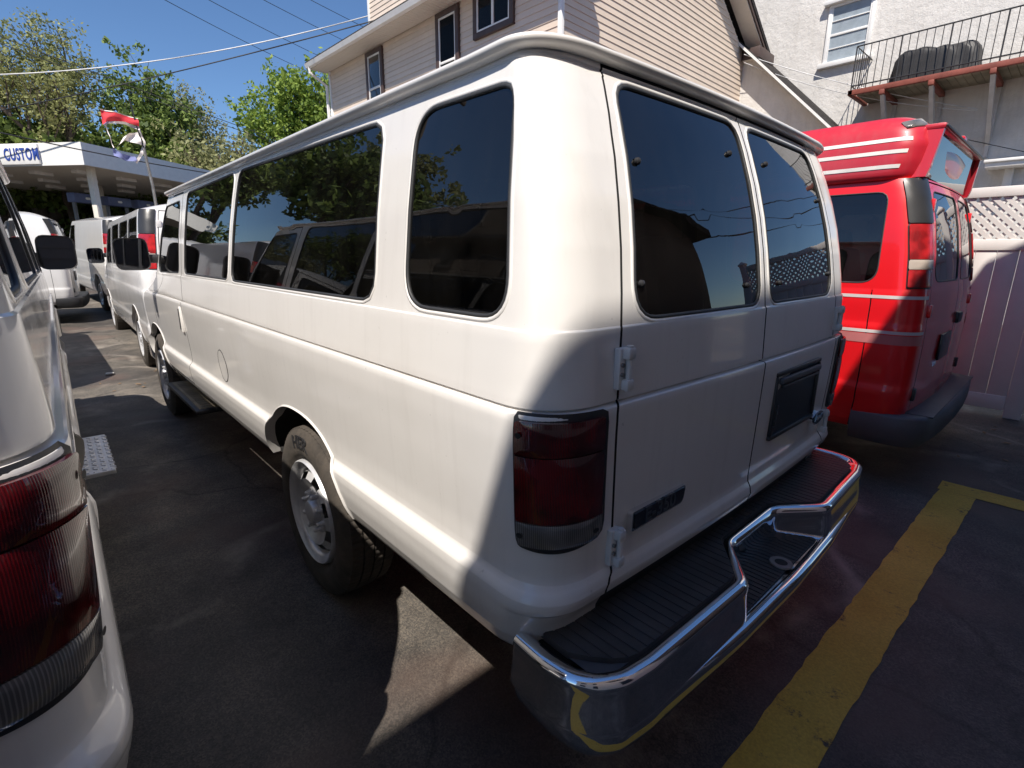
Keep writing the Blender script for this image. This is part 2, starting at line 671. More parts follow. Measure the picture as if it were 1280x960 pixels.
# ------------------------------------------------------------------ van body shells
class Shell:
    """left half (x<0) of a van body; s: 0-1 rear, 1-2 rear corner, 2-7 side (Y=s-2), 7-8 front corner, 8-9 front"""

    def __init__(s, side, rear, front, bow=.02, Rc=.175, nexp=2.5, bowf=.16, Rf=.18):
        s.side, s.rear, s.front = map(np.array, (side, rear, front))
        s.bow, s.Rc, s.n, s.bowf, s.Rf = bow, Rc, nexp, bowf, Rf
        s.ry = np.array([(0., Rc), (3., Rc)])
        s.YB, s.YF = .6, 3.6

    def w(s, z):
        return np.interp(z, s.side[:, 0], s.side[:, 1])

    def yr(s, z):
        return np.interp(z, s.rear[:, 0], s.rear[:, 1])

    def yf(s, z):
        return np.interp(z, s.front[:, 0], s.front[:, 1])

    def Ry(s, z):
        return np.interp(z, s.ry[:, 0], s.ry[:, 1])

    def P(s, S, z):
        S, z = np.broadcast_arrays(np.asarray(S, float), np.asarray(z, float))
        w, yr, yf = s.w(z), s.yr(z), s.yf(z)
        x = np.zeros(S.shape)
        y = np.zeros(S.shape)
        xr = w - s.Rc
        Ry = s.Ry(z)
        e = 2. / s.n
        k = S < 1
        x[k] = -S[k] * xr[k]
        y[k] = yr[k] + s.bow * S[k] ** 2
        k = (S >= 1) & (S < 2)
        ph = np.clip(S[k] - 1, 0, 1) * math.pi / 2
        x[k] = -(xr[k] + s.Rc * np.sin(ph) ** e)
        y[k] = yr[k] + s.bow + Ry[k] * (1 - np.cos(ph) ** e)
        ys = yr + s.bow + Ry
        yfs = yf - s.bowf - s.Rf
        k = (S >= 2) & (S <= 7)
        Y = S[k] - 2
        yy = np.where(Y < s.YB, ys[k] + Y / s.YB * (s.YB - ys[k]), Y)
        yy = np.where(Y > s.YF, s.YF + (Y - s.YF) / (5 - s.YF) * (yfs[k] - s.YF), yy)
        x[k] = -w[k]
        y[k] = yy
        k = (S > 7) & (S <= 8)
        ph = (S[k] - 7) * math.pi / 2
        x[k] = -(w[k] - s.Rf + s.Rf * np.cos(ph))
        y[k] = yfs[k] + s.Rf * np.sin(ph)
        k = S > 8
        t = 1 - (S[k] - 8)
        x[k] = -(w[k] - s.Rf) * t
        y[k] = yf[k] - s.bowf * t ** 2
        return np.stack([x, y, z], -1)

    def N(s, S, z):
        S = np.asarray(S, float)
        z = np.asarray(z, float)
        d = 2e-3
        a = s.P(S + d, z) - s.P(S - d, z)
        b = s.P(S, z + d) - s.P(S, z - d)
        n = np.cross(b, a)
        n /= np.linalg.norm(n, axis=-1, keepdims=True) + 1e-12
        c = s.P(S, z) - np.array([0, 2.6, 0])
        sg = np.sign((n * c * np.array([1, 1, 0])).sum(-1, keepdims=True))
        return n * np.where(sg == 0, 1, sg)

    def s_side(s, y, z):
        y = np.asarray(y, float)
        ys = s.yr(z) + s.bow + s.Ry(z)
        Y = np.where(y < s.YB, (y - ys) / (s.YB - ys) * s.YB, y)
        yfs = s.yf(z) - s.bowf - s.Rf
        Y = np.where(y > s.YF, s.YF + (y - s.YF) / (yfs - s.YF) * (5 - s.YF), Y)
        return 2 + Y

    def s_rear(s, x, z):
        return np.abs(x) / (s.w(z) - s.Rc)

    def s_corner_y(s, y, z):
        c = 1 - (y - s.yr(z) - s.bow) / s.Ry(z)
        return 1 + np.arccos(np.clip(c, 0, 1) ** (s.n / 2)) / (math.pi / 2)


def on_shell(sh, region, pts, off=0.):
    """pts (a,z): side -> a=y, rear -> a=|x|, s -> a=s ; returns world points on the left half"""
    pts = np.asarray(pts, float)
    a, z = pts[:, 0], pts[:, 1]
    S = {'side': lambda: sh.s_side(a, z), 'rear': lambda: sh.s_rear(a, z), 's': lambda: a}[region]()
    p = sh.P(S, z)
    if off:
        p = p + sh.N(S, z) * off
    return p


def patch(mb, sh, region, outline, off, mat, sx=-1, rings=7, n=72, dome=0., rim=None):
    """a smooth sheet laid on the shell inside an outline; rim = depth of a turned-in edge"""
    o = resample(list(outline), n)
    c = o.mean(0)
    vs_, fs = [], []
    levels = [1 - k / rings for k in range(rings)]
    off_l = [off + dome * (1 - l ** 2.5) for l in levels]
    if rim:
        levels = [1.0] + levels
        off_l = [off - rim] + off_l
    for l, of in zip(levels, off_l):
        p = on_shell(sh, region, c + (o - c) * l, of)
        p[:, 0] *= -sx
        vs_.extend(map(tuple, p))
    p = on_shell(sh, region, c[None], off + dome)
    p[:, 0] *= -sx
    vs_.append(tuple(p[0]))
    K = len(levels)
    for k in range(K - 1):
        for i in range(n):
            j = (i + 1) % n
            fs.append((k * n + i, k * n + j, (k + 1) * n + j, (k + 1) * n + i))
    for i in range(n):
        fs.append(((K - 1) * n + i, (K - 1) * n + (i + 1) % n, K * n))
    mb.add(vs_, fs, mat)


def ring(mb, sh, region, outline, off, rad, mat, sx=-1, n=96, sides=8, grow=0.):
    o = resample(list(outline), n)
    c = o.mean(0)
    if grow:
        d = np.roll(o, -1, 0) - np.roll(o, 1, 0)
        nn = np.stack([d[:, 1], -d[:, 0]], 1)
        nn /= np.linalg.norm(nn, axis=1, keepdims=True)
        sg = np.sign((nn * (o - c)).sum(1).mean())
        o = o + nn * sg * grow
    p = on_shell(sh, region, o, off)
    p[:, 0] *= -sx
    mb.tube([tuple(q) for q in p], rad, mat, n=sides, closed=True)


def band(mb, sh, s0, s1, z0, z1, off, mat, sx=-1, n=200):
    """a flat stripe following the shell between two heights"""
    Ss = np.linspace(s0, s1, n)
    vs_ = []
    for z in (z0, (z0 + z1) / 2, z1):
        p = on_shell(sh, 's', np.stack([Ss, np.full(n, z)], 1), off)
        p[:, 0] *= -sx
        vs_.extend(map(tuple, p))
    mb.add(vs_, [(k * n + i, k * n + i + 1, (k + 1) * n + i + 1, (k + 1) * n + i) for k in range(2) for i in range(n - 1)], mat)


def densify(ctrl, step):
    out = []
    for a, b in zip(ctrl[:-1], ctrl[1:]):
        k = max(1, int(math.ceil((b - a) / step)))
        out += [a + (b - a) * i / k for i in range(k)]
    return out + [ctrl[-1]]


def shell_meshes(sh, zs, cuts, seams_s, seams_z, panels, paintm, dark_test=None, step=.03):
    """returns {panel name or 'body_l/r': MB}; cuts: (side, region, outline); seams_s: (s, z0, z1, side); seams_z: (z, s0, s1, side)"""
    res = {}
    e1, e2, dep = .0028, .0050, .014
    for sx in (-1, 1):
        cols = list(np.linspace(0, 1, 27)) + list(1 + np.linspace(0, 1, 19)[1:])
        cols += list(2 + np.arange(step, 5.0, step)) + [7.0] + list(7 + np.linspace(0, 1, 11)[1:]) + list(8 + np.linspace(0, 1, 13)[1:])
        my_s = [q for q in seams_s if q[3] in (0, sx)]
        my_z = [q for q in seams_z if q[3] in (0, sx)]
        seam_cols = {}
        for (sc, z0, z1, _) in my_s:
            cols = [c for c in cols if abs(c - sc) > .009]
            for d in (-e2, -e1, e1, e2):
                c = sc + d
                if c >= -1e-9:
                    cols.append(c)
                    if abs(d) == e1:
                        seam_cols[round(c, 6)] = (z0, z1)
            if sc == 0:
                cols.append(0.0)
                seam_cols[0.0] = (z0, z1)
        rows = list(zs)
        seam_rows = {}
        for (zc, s0, s1, _) in my_z:
            rows = [r for r in rows if abs(r - zc) > .007]
            for d in (-e2, -e1, e1, e2):
                rows.append(zc + d)
                if abs(d) == e1:
                    seam_rows.setdefault(round(zc + d, 6), []).append((s0, s1))
        cols = np.array(sorted(set(np.round(cols, 6))))
        rows = np.array(sorted(set(np.round(rows, 6))))
        nc, nr = len(cols), len(rows)
        S, Z = np.meshgrid(cols, rows, indexing='ij')
        P = sh.P(S, Z)
        D = np.zeros(S.shape)
        for i, c in enumerate(cols):
            if float(c) in seam_cols:
                z0, z1 = seam_cols[float(c)]
                D[i, (rows > z0 - e2) & (rows < z1 + e2)] = dep
        for j, r in enumerate(rows):
            for (s0, s1) in seam_rows.get(float(r), []):
                D[(cols > s0 - e2) & (cols < s1 + e2), j] = dep
        k = D > 0
        P[k] -= sh.N(S[k], Z[k]) * D[k][:, None]
        # faces
        a = np.arange(nc - 1)[:, None] * nr + np.arange(nr - 1)[None]
        F = np.stack([a, a + nr, a + nr + 1, a + 1], -1)
        fc_s = (S[:-1, :-1] + S[1:, 1:]) / 2
        fc_z = (Z[:-1, :-1] + Z[1:, 1:]) / 2
        Pc = (P[:-1, :-1] + P[1:, :-1] + P[1:, 1:] + P[:-1, 1:]) / 4
        alive = np.ones(fc_s.shape, bool)
        fl_P = P.reshape(-1, 3)
        for (side, region, outline) in cuts:
            if side not in (0, sx):
                continue
            o = resample(list(outline), 160)
            if region == 'side':
                dele = inside(o, Pc[..., 1], Pc[..., 2]) & (fc_s > 2) & (fc_s < 7)
                ax = 1
            else:
                dele = inside(o, -Pc[..., 0], Pc[..., 2]) & (fc_s < 1)
                ax = 0
            alive &= ~dele
            vd = np.zeros(nc * nr, bool)
            vk = np.zeros(nc * nr, bool)
            vd[F[dele].ravel()] = True
            vk[F[~dele].ravel()] = True
            B = np.where(vd & vk)[0]
            q = np.stack([fl_P[B, 1] if ax == 1 else -fl_P[B, 0], fl_P[B, 2]], 1)
            o2 = np.roll(o, -1, 0)
            e = o2 - o
            t = np.clip(((q[:, None] - o) * e).sum(-1) / (e * e).sum(-1), 0, 1)
            cl = o + t[..., None] * e
            dd = np.linalg.norm(q[:, None] - cl, axis=-1)
            best = cl[np.arange(len(B)), dd.argmin(1)]
            zmin = rows[0] + 1e-4
            okk = fl_P[B, 2] > zmin
            best[~okk, 1] = fl_P[B[~okk], 2]
            fl_P[B] = on_shell(sh, region, best)
        gap = (D[:-1, :-1] + D[1:, :-1] + D[1:, 1:] + D[:-1, 1:]) > dep * 1.5
        owner = np.zeros(fc_s.shape, int)
        for n_, (name, s0, s1, z0, z1) in enumerate(panels):
            owner[(fc_s > s0) & (fc_s < s1) & (fc_z > z0) & (fc_z < z1)] = n_ + 1
        owner[gap] = 0
        dark = np.zeros(fc_s.shape, bool)
        if dark_test is not None:
            dark = dark_test(fc_s, fc_z)
        V = fl_P.copy()
        V[:, 0] *= -sx
        for ow in range(len(panels) + 1):
            for mat, cond in ((paintm, ~gap & ~dark), ('gap', gap | dark)):
                sel = alive & (owner == ow) & cond
                if not sel.any():
                    continue
                f = F[sel]
                key = ('body', 0) if ow == 0 else (panels[ow - 1][0], sx)
                mb = res.setdefault(key, MB())
                ids, inv = np.unique(f.ravel(), return_inverse=True)
                mb.add(V[ids], inv.reshape(f.shape).tolist(), mat, flip=(sx == 1))
        # roof cap
        top = V.reshape(nc, nr, 3)[:, -1]
        capv, K = [], 10
        for kk in range(K + 1):
            cx = 1 - kk / K
            sy = 1 - (1 - cx) * .22
            for p in top:
                capv.append((p[0] * cx, 2.4 + (p[1] - 2.4) * sy, p[2] + sh.cap * (1 - cx * cx)))
        capf = []
        for kk in range(K):
            for i in range(nc - 1):
                capf.append((kk * nc + i, kk * nc + i + 1, (kk + 1) * nc + i + 1, (kk + 1) * nc + i))
        res[('body', 0)].add(capv, capf, paintm if not getattr(sh, 'capmat', None) else sh.capmat, flip=(sx == 1))
    return res


# ------------------------------------------------------------------ wheels
def wheel_parts(van, x, y, r, width, sx, label=None, text=None, rim_r=.225):
    """steel wheel (part) with tyre, hub cap and nuts (sub-parts); outer face towards sx"""
    rot = Matrix.Rotation(0, 4, 'X')
    o = (x, y, r * .985)
    w2 = width / 2
    W = MB()
    # rim barrel and dish, drawn in (outward axial, radius)
    prof = [(-.09, rim_r - .03), (.085, rim_r - .03), (.100, rim_r - .022), (.112, rim_r - .002), (.116, rim_r + .004), (.108, rim_r + .010), (.09, rim_r + .012), (-.1, rim_r + .012)]
    W.lathe(prof, 'steel', 64)
    # dish with eight hand holes
    na, rr = 96, np.array([.045, .058, .075, .090, .105, .120, .135, .150, .165, .178, .188, rim_r - .028])
    ax = np.interp(rr, [.045, .085, .105, .15, .178, rim_r - .028], [.086, .086, .080, .106, .088, .045])
    vs_, fs = [], []
    for k in range(na):
        a = 2 * math.pi * k / na
        for q in range(len(rr)):
            vs_.append((ax[q], rr[q] * math.cos(a), rr[q] * math.sin(a)))
    nq = len(rr)
    for k in range(na):
        for q in range(nq - 1):
            rc = (rr[q] + rr[q + 1]) / 2
            a = ((k + .5) / na * 8) % 1.0
            if .150 < rc < .180 and abs(a - .5) < .22:
                continue
            k2 = (k + 1) % na
            fs.append((k * nq + q, k2 * nq + q, k2 * nq + q + 1, k * nq + q + 1))
    W.add(vs_, fs, 'steel')
    W.lathe([(.0, .03), (.0, rim_r - .035)], 'underbody', 32)
    T = MB()
    hw = w2

    sh_r = r
    prof = [(-hw * .72, rim_r + .006), (-hw * .98, rim_r + .05), (-hw, (rim_r + r) / 2 + .01), (-hw * .93, r - .035), (-hw * .80, r - .010)]
    ts = [-.80, -.76, -.42, -.415, -.36, -.355, -.03, -.025, .025, .03, .355, .36, .415, .42, .76, .80]
    dp = [0, 0, 0, 1, 1, 0, 0, 1, 1, 0, 0, 1, 1, 0, 0, 0]
    grooves = []
    for t, g in zip(ts, dp):
        prof.append((t * hw, r - .004 * (t * t) * 2 - (.011 if g else 0)))
    prof += [(hw * .80, r - .010), (hw * .93, r - .035), (hw, (rim_r + r) / 2 + .012), (hw * .985, rim_r + .06), (hw * .99, rim_r + .05), (hw * .93, rim_r + .03), (hw * .72, rim_r + .006)]
    P = len(prof)

    def rf(i, k):
        sub = k % 3
        lug = (sub == 0)
        if i in (4, 5, 6, P - 7, P - 8, P - 9) and lug:
            return -.005
        if i in (3, P - 6) and lug:
            return -.004
        if 7 <= i <= P - 10 and k % 3 == 0:
            return -.004
        return 0
    T.lathe(prof, 'tyre', 228, rfun=rf)
    if text:
        tv, tf = text_mesh(text, .080, .0022, bold=.001)
        pts = []
        rad = (rim_r + r) / 2 + .012
        for p in tv:
            # letters wrap over the top of the sidewall
            th = math.pi / 2 - sx * p.x / rad * 1.15 - .10
            q = rad + p.y
            pts.append((hw * .999 + p.z + .001 - abs(p.y) * .05, math.cos(th) * q, math.sin(th) * q))
        T.add(pts, tf, 'black_plastic')
    H = MB()
    H.lathe([(.084, .056), (.104, .054), (.114, .048), (.119, .036), (.121, .001)], 'steel', 32)
    Nn = MB()
    Nn.lathe([(.080, .013), (.092, .013), (.094, .0105), (.110, .0105), (.115, .006), (.116, .0005)], 'steel', 10)
    for mb in (W, T, H, Nn):
        mb.v = [(p[0] * sx, p[1] * (1 if sx > 0 else 1), p[2]) for p in mb.v]
    wo = W.build('wheel', van)
    wo.location = o
    T.build('tyre', wo, smooth=28)
    H.build('hub_cap', wo)
    nn = Nn.build('lug_nut', wo)
    for k in range(8):
        a = 2 * math.pi * (k + .5) / 8
        q = nn if k == 0 else link('lug_nut', nn.data, wo)
        q.location = (0, .083 * math.cos(a), .083 * math.sin(a))
    if label:
        wo['label'] = label
    return wo


def arch_outline(yc, zc, a, b, n=2.3, m=48, z0=.30):
    pts = []
    for k in range(m + 1):
        t = math.pi * k / m
        c, s_ = math.cos(t), math.sin(t)
        pts.append((yc + a * math.copysign(abs(c) ** (2 / n), c), zc + b * abs(s_) ** (2 / n)))
    return [(yc + a, z0)] + pts + [(yc - a, z0)]


def arch_parts(mb, sh, outline, paintm, sx, depth=.045, zmin=.5):
    """turned-in lip of a wheel opening plus the dark well behind it"""
    o = [p for p in outline if p[1] >= zmin - .001]
    o = np.array(o)
    p0 = on_shell(sh, 'side', o, 0.003)
    p1 = p0.copy()
    p1[:, 0] += depth
    p2 = p1.copy()
    c = o.mean(0)
    p3 = on_shell(sh, 'side', o, .006)
    g = p3.copy()
    g[:, 1] += (o[:, 0] - c[0]) * .030
    g[:, 2] += np.maximum(0, o[:, 1] - .5) * .030
    rows_ = [g + np.array([.0075, 0, 0]), p3, p1]
    well = p1.copy()
    well[:, 0] = -.58
    n = len(o)
    vs_ = []
    for rws in rows_ + [p1, well]:
        q = rws.copy()
        q[:, 0] *= -sx
        vs_.extend(map(tuple, q))
    for k, mt in ((0, paintm), (1, paintm)):
        mb.add(vs_[k * n:(k + 2) * n], [(i, i + 1, n + i + 1, n + i) for i in range(n - 1)], mt)
    mb.add(vs_[3 * n:5 * n], [(i, i + 1, n + i + 1, n + i) for i in range(n - 1)], 'underbody')
    q = [(p[0], p[1], p[2]) for p in vs_[4 * n:5 * n]]
    mb.add(q, [tuple(range(n))], 'underbody')


# ------------------------------------------------------------------ the long white passenger van (built twice)
E_SIDE = [(.50, .952), (.512, .966), (.56, .985), (.62, .998), (.672, 1.003), (.692, 1.001), (.704, .995), (.716, .984), (.728, .979), (.745, .978), (.80, .979),
          (.95, .990), (1.08, .9975), (1.130, .9985), (1.144, .998), (1.149, .996), (1.152, .992), (1.1538, .974), (1.1585, .974), (1.1602, .984), (1.165, .9845), (1.24, .980), (1.322, .974),
          (1.326, .973), (1.330, .969), (1.345, .967), (1.45, .955), (1.60, .937), (1.75, .912), (1.845, .893), (1.884, .885), (1.888, .881),
          (1.892, .883), (1.905, .877), (1.93, .864)]
E_REAR = [(.50, .05), (.60, .03), (.648, .006), (.66, -.008), (.69, -.016), (.712, -.012), (.73, -.002), (.75, .0), (.95, -.006), (1.12, -.010),
          (1.144, -.010), (1.149, -.0085), (1.152, -.005), (1.1538, .012), (1.1585, .012), (1.1602, .0025), (1.165, .002), (1.322, .0095), (1.326, .0105), (1.330, .0145), (1.40, .024), (1.50, .041),
          (1.60, .063), (1.70, .092), (1.80, .128), (1.86, .153), (1.895, .169), (1.900, .176), (1.905, .174), (1.93, .187)]
E_FRONT = [(.50, 5.60), (.60, 5.66), (.95, 5.68), (1.05, 5.64), (1.12, 5.52), (1.18, 5.28), (1.24, 5.02), (1.29, 4.88), (1.60, 4.66), (1.87, 4.44), (1.93, 4.36), (1.96, 4.31)]
YAX, WB = 1.4526, 3.505
e_shell = Shell(E_SIDE, E_REAR, E_FRONT)
e_shell.ry = np.array([(0., .175), (1.2, .170), (1.36, .128), (1.7, .088), (1.85, .072), (3., .075)])
e_shell.cap = .10
E_WIN = {
    'quarter': rpoly([(.170, 1.345), (.598, 1.345), (.612, 1.848), (.226, 1.842)], [.085, .11, .09, .06]),
    'long': rpoly([(.772, 1.343), (2.325, 1.343), (2.25, 1.880), (.788, 1.858)], [.085, .05, .07, .075]),
    'mid': rpoly([(2.385, 1.345), (3.46, 1.345), (3.42, 1.868), (2.312, 1.880)], [.05, .05, .06, .06]),
    'door': rpoly([(3.63, 1.345), (4.47, 1.33), (4.16, 1.825), (3.62, 1.835)], [.05, .08, .10, .05]),
}
E_RWIN = rpoly([(.036, 1.337), (.698, 1.337), (.634, 1.884), (.030, 1.884)], [.06, .085, .075, .06])
E_ARCH_R = arch_outline(YAX + .045, .40, .455, .435, 2.35)
E_ARCH_F = arch_outline(YAX + WB, .40, .47, .46, 2.2)
S_HINGE = .938


def sweep(mb, sh, Ss, z, prof, mat, sx, close=False):
    Ss = np.asarray(Ss, float)
    zz = np.broadcast_to(np.asarray(z, float), Ss.shape)
    p = sh.P(Ss, zz)
    n = sh.N(Ss, zz)
    n[:, 2] = 0
    n /= np.linalg.norm(n, axis=1, keepdims=True)
    k = len(prof)
    vs_ = []
    for q, m in zip(p, n):
        for off, dz in prof:
            v = q + m * off
            vs_.append((v[0] * -sx, v[1], v[2] + dz))
    fs = [(i * k + j, i * k + j + 1, (i + 1) * k + j + 1, (i + 1) * k + j) for i in range(len(Ss) - 1) for j in range(k - 1)]
    if close:
        fs += [tuple(range(k)), tuple((len(Ss) - 1) * k + j for j in range(k))]
    mb.add(vs_, fs, mat)


def window_set(parent, sh, region, outline, sx, paintm, glassm, name='side_window', lip=True):
    g = MB()
    patch(g, sh, region, outline, -.004, glassm, sx=sx)
    go = g.build(name, parent, smooth=60)
    r_ = MB()
    ring(r_, sh, region, outline, -.003, .0055, 'rubber', sx=sx, grow=-.002)
    r_.build('window_seal', go if parent.parent is None else go, smooth=80)
    if lip:
        l_ = MB()
        ring(l_, sh, region, outline, -.0035, .0065, paintm, sx=sx, grow=.007)
        l_.build('window_lip', parent if parent.parent is None else go, smooth=80)
    return go


def flat_on_rear(vs_, x0, y0, z0, tilt=0.):
    """text drawn in (x right, y up) stood upright facing -y"""
    return [(x0 + p.x, y0 - p.z, z0 + p.y) for p in vs_]


def hinge_mesh(sx, z0, z1, x, y):
    mb = MB()
    h = z1 - z0
    a, b = (x - .022, x + .012)
    mb.rbox((min(-sx * a * -1, sx * a), y - .018, z0), (max(sx * a, sx * b), y + .012, z1), 'hinge_paint', .005) if False else None
    lo, hi = sorted((sx * (x - .034), sx * (x + .004)))
    mb.rbox((lo, y - .012, z0 + h * .02), (hi, y + .006, z1 - h * .02), 'hinge_paint', .004)
    for t0, t1 in ((0, .27), (.72, 1.)):
        lo, hi = sorted((sx * (x - .034), sx * (x - .006)))
        mb.rbox((lo, y - .030, z0 + h * t0), (hi, y - .002, z0 + h * t1), 'hinge_paint', .006)
    mb.tube([(sx * (x - .020), y - .020, z0 - .002), (sx * (x - .020), y - .020, z1 + .004)], .008, 'hinge_paint', 8)
    for t in (.38, .60):
        mb.tube([(sx * (x - .004), y - .018, z0 + h * t), (sx * (x - .004), y - .008, z0 + h * t)], .005, 'dull_steel', 8)
    return mb


def bumper_chrome(van):
    Apath = [(-.978, .12), (-.985, .02), (-.975, -.055), (-.945, -.105), (-.89, -.138), (-.80, -.152), (-.36, -.166), (-.335, -.160), (-.185, -.045), (-.16, -.038), (.16, -.038), (.185, -.045), (.335, -.160), (.36, -.166),
             (.80, -.152), (.89, -.138), (.945, -.105), (.975, -.055), (.985, .02), (.978, .12)]
    Bpath = [(-.978, .12), (-.988, .02), (-.980, -.060), (-.950, -.115), (-.895, -.150), (-.80, -.166), (-.36, -.186), (0, -.195), (.36, -.186), (.80, -.166), (.895, -.150), (.950, -.115), (.980, -.060), (.988, .02), (.978, .12)]

    def dens(path, n):
        P = np.array(path, float)
        L = np.concatenate([[0], np.cumsum(np.linalg.norm(np.diff(P, axis=0), axis=1))])
        t = np.linspace(0, L[-1], n)
        q = np.stack([np.interp(t, L, P[:, 0]), np.interp(t, L, P[:, 1])], 1)
        for _ in range(2):
            q[1:-1] = (q[:-2] + 2 * q[1:-1] + q[2:]) / 4
        return q

    def strip(mb, path, prof, mat):
        """prof: (outward offset, z) pairs down the face"""
        q = path
        d = np.gradient(q, axis=0)
        nn = np.stack([d[:, 1], -d[:, 0]], 1)
        nn /= np.linalg.norm(nn, axis=1, keepdims=True)
        nn *= -1 if nn[len(q) // 2, 1] > 0 else 1
        k = len(prof)
        vs_ = []
        for p, m in zip(q, nn):
            for off, z in prof:
                vs_.append((p[0] + m[0] * off, p[1] + m[1] * off, z))
        mb.add(vs_, [(i * k + j, i * k + j + 1, (i + 1) * k + j + 1, (i + 1) * k + j) for i in range(len(q) - 1) for j in range(k - 1)], mat)
    A, B = dens(Apath, 200), dens(Bpath, 160)
    mb = MB()
    rolled = [(-.040, .566), (-.034, .573), (-.024, .580), (-.012, .584), (.0, .581), (.008, .573), (.011, .563), (.010, .550)]
    strip(mb, A, rolled + [(.010, .53), (.013, .50), (.016, .475), (.017, .452)], 'chrome')
    lipp = [(-.030, .440), (-.022, .452), (-.010, .459), (.004, .457), (.012, .448), (.014, .434), (.010, .41), (.0, .385), (-.016, .365), (-.032, .350), (-.05, .346)]
    flat = [(-.030, .450), (-.020, .4515), (-.008, .452), (.000, .4515), (.0025, .446), (.003, .434), (.001, .41), (-.006, .385), (-.018, .365), (-.032, .350), (-.05, .346)]
    dB = np.gradient(B, axis=0)
    nB = np.stack([dB[:, 1], -dB[:, 0]], 1)
    nB /= np.linalg.norm(nB, axis=1, keepdims=True)
    nB *= -1 if nB[len(B) // 2, 1] > 0 else 1
    vs_ = []
    for p, m in zip(B, nB):
        kk = 1 - min(1, max(0, (abs(p[0]) - .34) / .42))
        kk = kk * kk * (3 - 2 * kk)
        for (o1, z1), (o0, z0) in zip(lipp, flat):
            off, z = o0 + (o1 - o0) * kk, z0 + (z1 - z0) * kk
            vs_.append((p[0] + m[0] * off, p[1] + m[1] * off, z))
    k = len(lipp)
    mb.add(vs_, [(i * k + j, i * k + j + 1, (i + 1) * k + j + 1, (i + 1) * k + j) for i in range(len(B) - 1) for j in range(k - 1)], 'chrome')
    # ledge between the two faces, and the low step floor in the notch
    xs = np.linspace(-.93, .93, 160)
    ya = np.interp(xs, A[:, 0], A[:, 1])
    yb = np.interp(xs, B[:, 0], B[:, 1])
    vs_, fs = [], []
    for x, a, b in zip(xs, ya, yb):
        vs_ += [(x, a + .004, .4505), (x, b + .016, .4505)]
    fs = [(2 * i, 2 * i + 1, 2 * i + 3, 2 * i + 2) for i in range(len(xs) - 1)]
    mb.add(vs_, fs, 'chrome')
    vs_ = []
    for x, a in zip(xs, ya):
        vs_ += [(x, a + .020, .5705), (x, .105, .5705)]
    mb.add(vs_, [(2 * i, 2 * i + 1, 2 * i + 3, 2 * i + 2) for i in range(len(xs) - 1)], 'grey_plastic')
    bo = mb.build('rear_bumper', van, smooth=50)
    bo['label'] = 'chrome step bumper with a notched centre step'
    # ribbed black step pad following the notch
    pad = MB()
    pitch = .031
    n = int(1.86 / pitch)
    for i in range(n):
        x0 = -.93 + i * pitch
        for a, b, z in ((x0, x0 + pitch * .8, .5855), (x0 + pitch * .8, x0 + pitch, .5832)):
            def ye(x):
                e = np.interp(x, A[:, 0], A[:, 1]) + .034
                if abs(x) > .80:
                    e = max(e, -.118 + max(0, (abs(x) - .80) / .14) ** 2 * .13)
                return e
            vv = [(a, ye(a), z), (b, ye(b), z), (b, .075, z), (a, .075, z)]
            vv += [(p[0], p[1], .566) for p in vv]
            pad.add(vv, [(0, 1, 2, 3), (0, 4, 5, 1), (1, 5, 6, 2), (2, 6, 7, 3), (3, 7, 4, 0)], 'pad')
    pad.build('step_pad', bo, smooth=0)
    lp = MB()
    for i in range(26):
        x0 = -.30 + i * .0231
        for a, b, z in ((x0, x0 + .016, .458), (x0 + .016, x0 + .0231, .4555)):
            def yy(x):
                return np.interp(x, A[:, 0], A[:, 1]) - .012
            vv = [(a, -.160, z), (b, -.160, z), (b, min(yy(b), -.05), z), (a, min(yy(a), -.05), z)]
            vv += [(p[0], p[1], .452) for p in vv]
            if vv[3][1] > -.155:
                lp.add(vv, [(0, 1, 2, 3), (0, 4, 5, 1), (1, 5, 6, 2), (2, 6, 7, 3), (3, 7, 4, 0)], 'pad')
    lp.build('low_step_pad', bo, smooth=0)
    hp = MB()
    hp.lathe([(.459, .0), (.462, .002), (.4625, .020), (.464, .021), (.464, .036), (.459, .038)], 'dull_steel', 28, axis='z', origin=(.03, -.135, .001))
    hp.lathe([(.4635, .0005), (.4635, .0205)], 'gap', 28, axis='z', origin=(.03, -.135, .001))
    hp.build('hitch_hole', bo)
    br = MB()
    for x in (-.45, .45):
        br.rbox((x - .05, -.10, .40), (x + .05, .12, .56), 'underbody', .01)
    br.rbox((-.93, -.02, .505), (.93, .12, .56), 'underbody', .01)
    br.build('bumper_bracket', van)


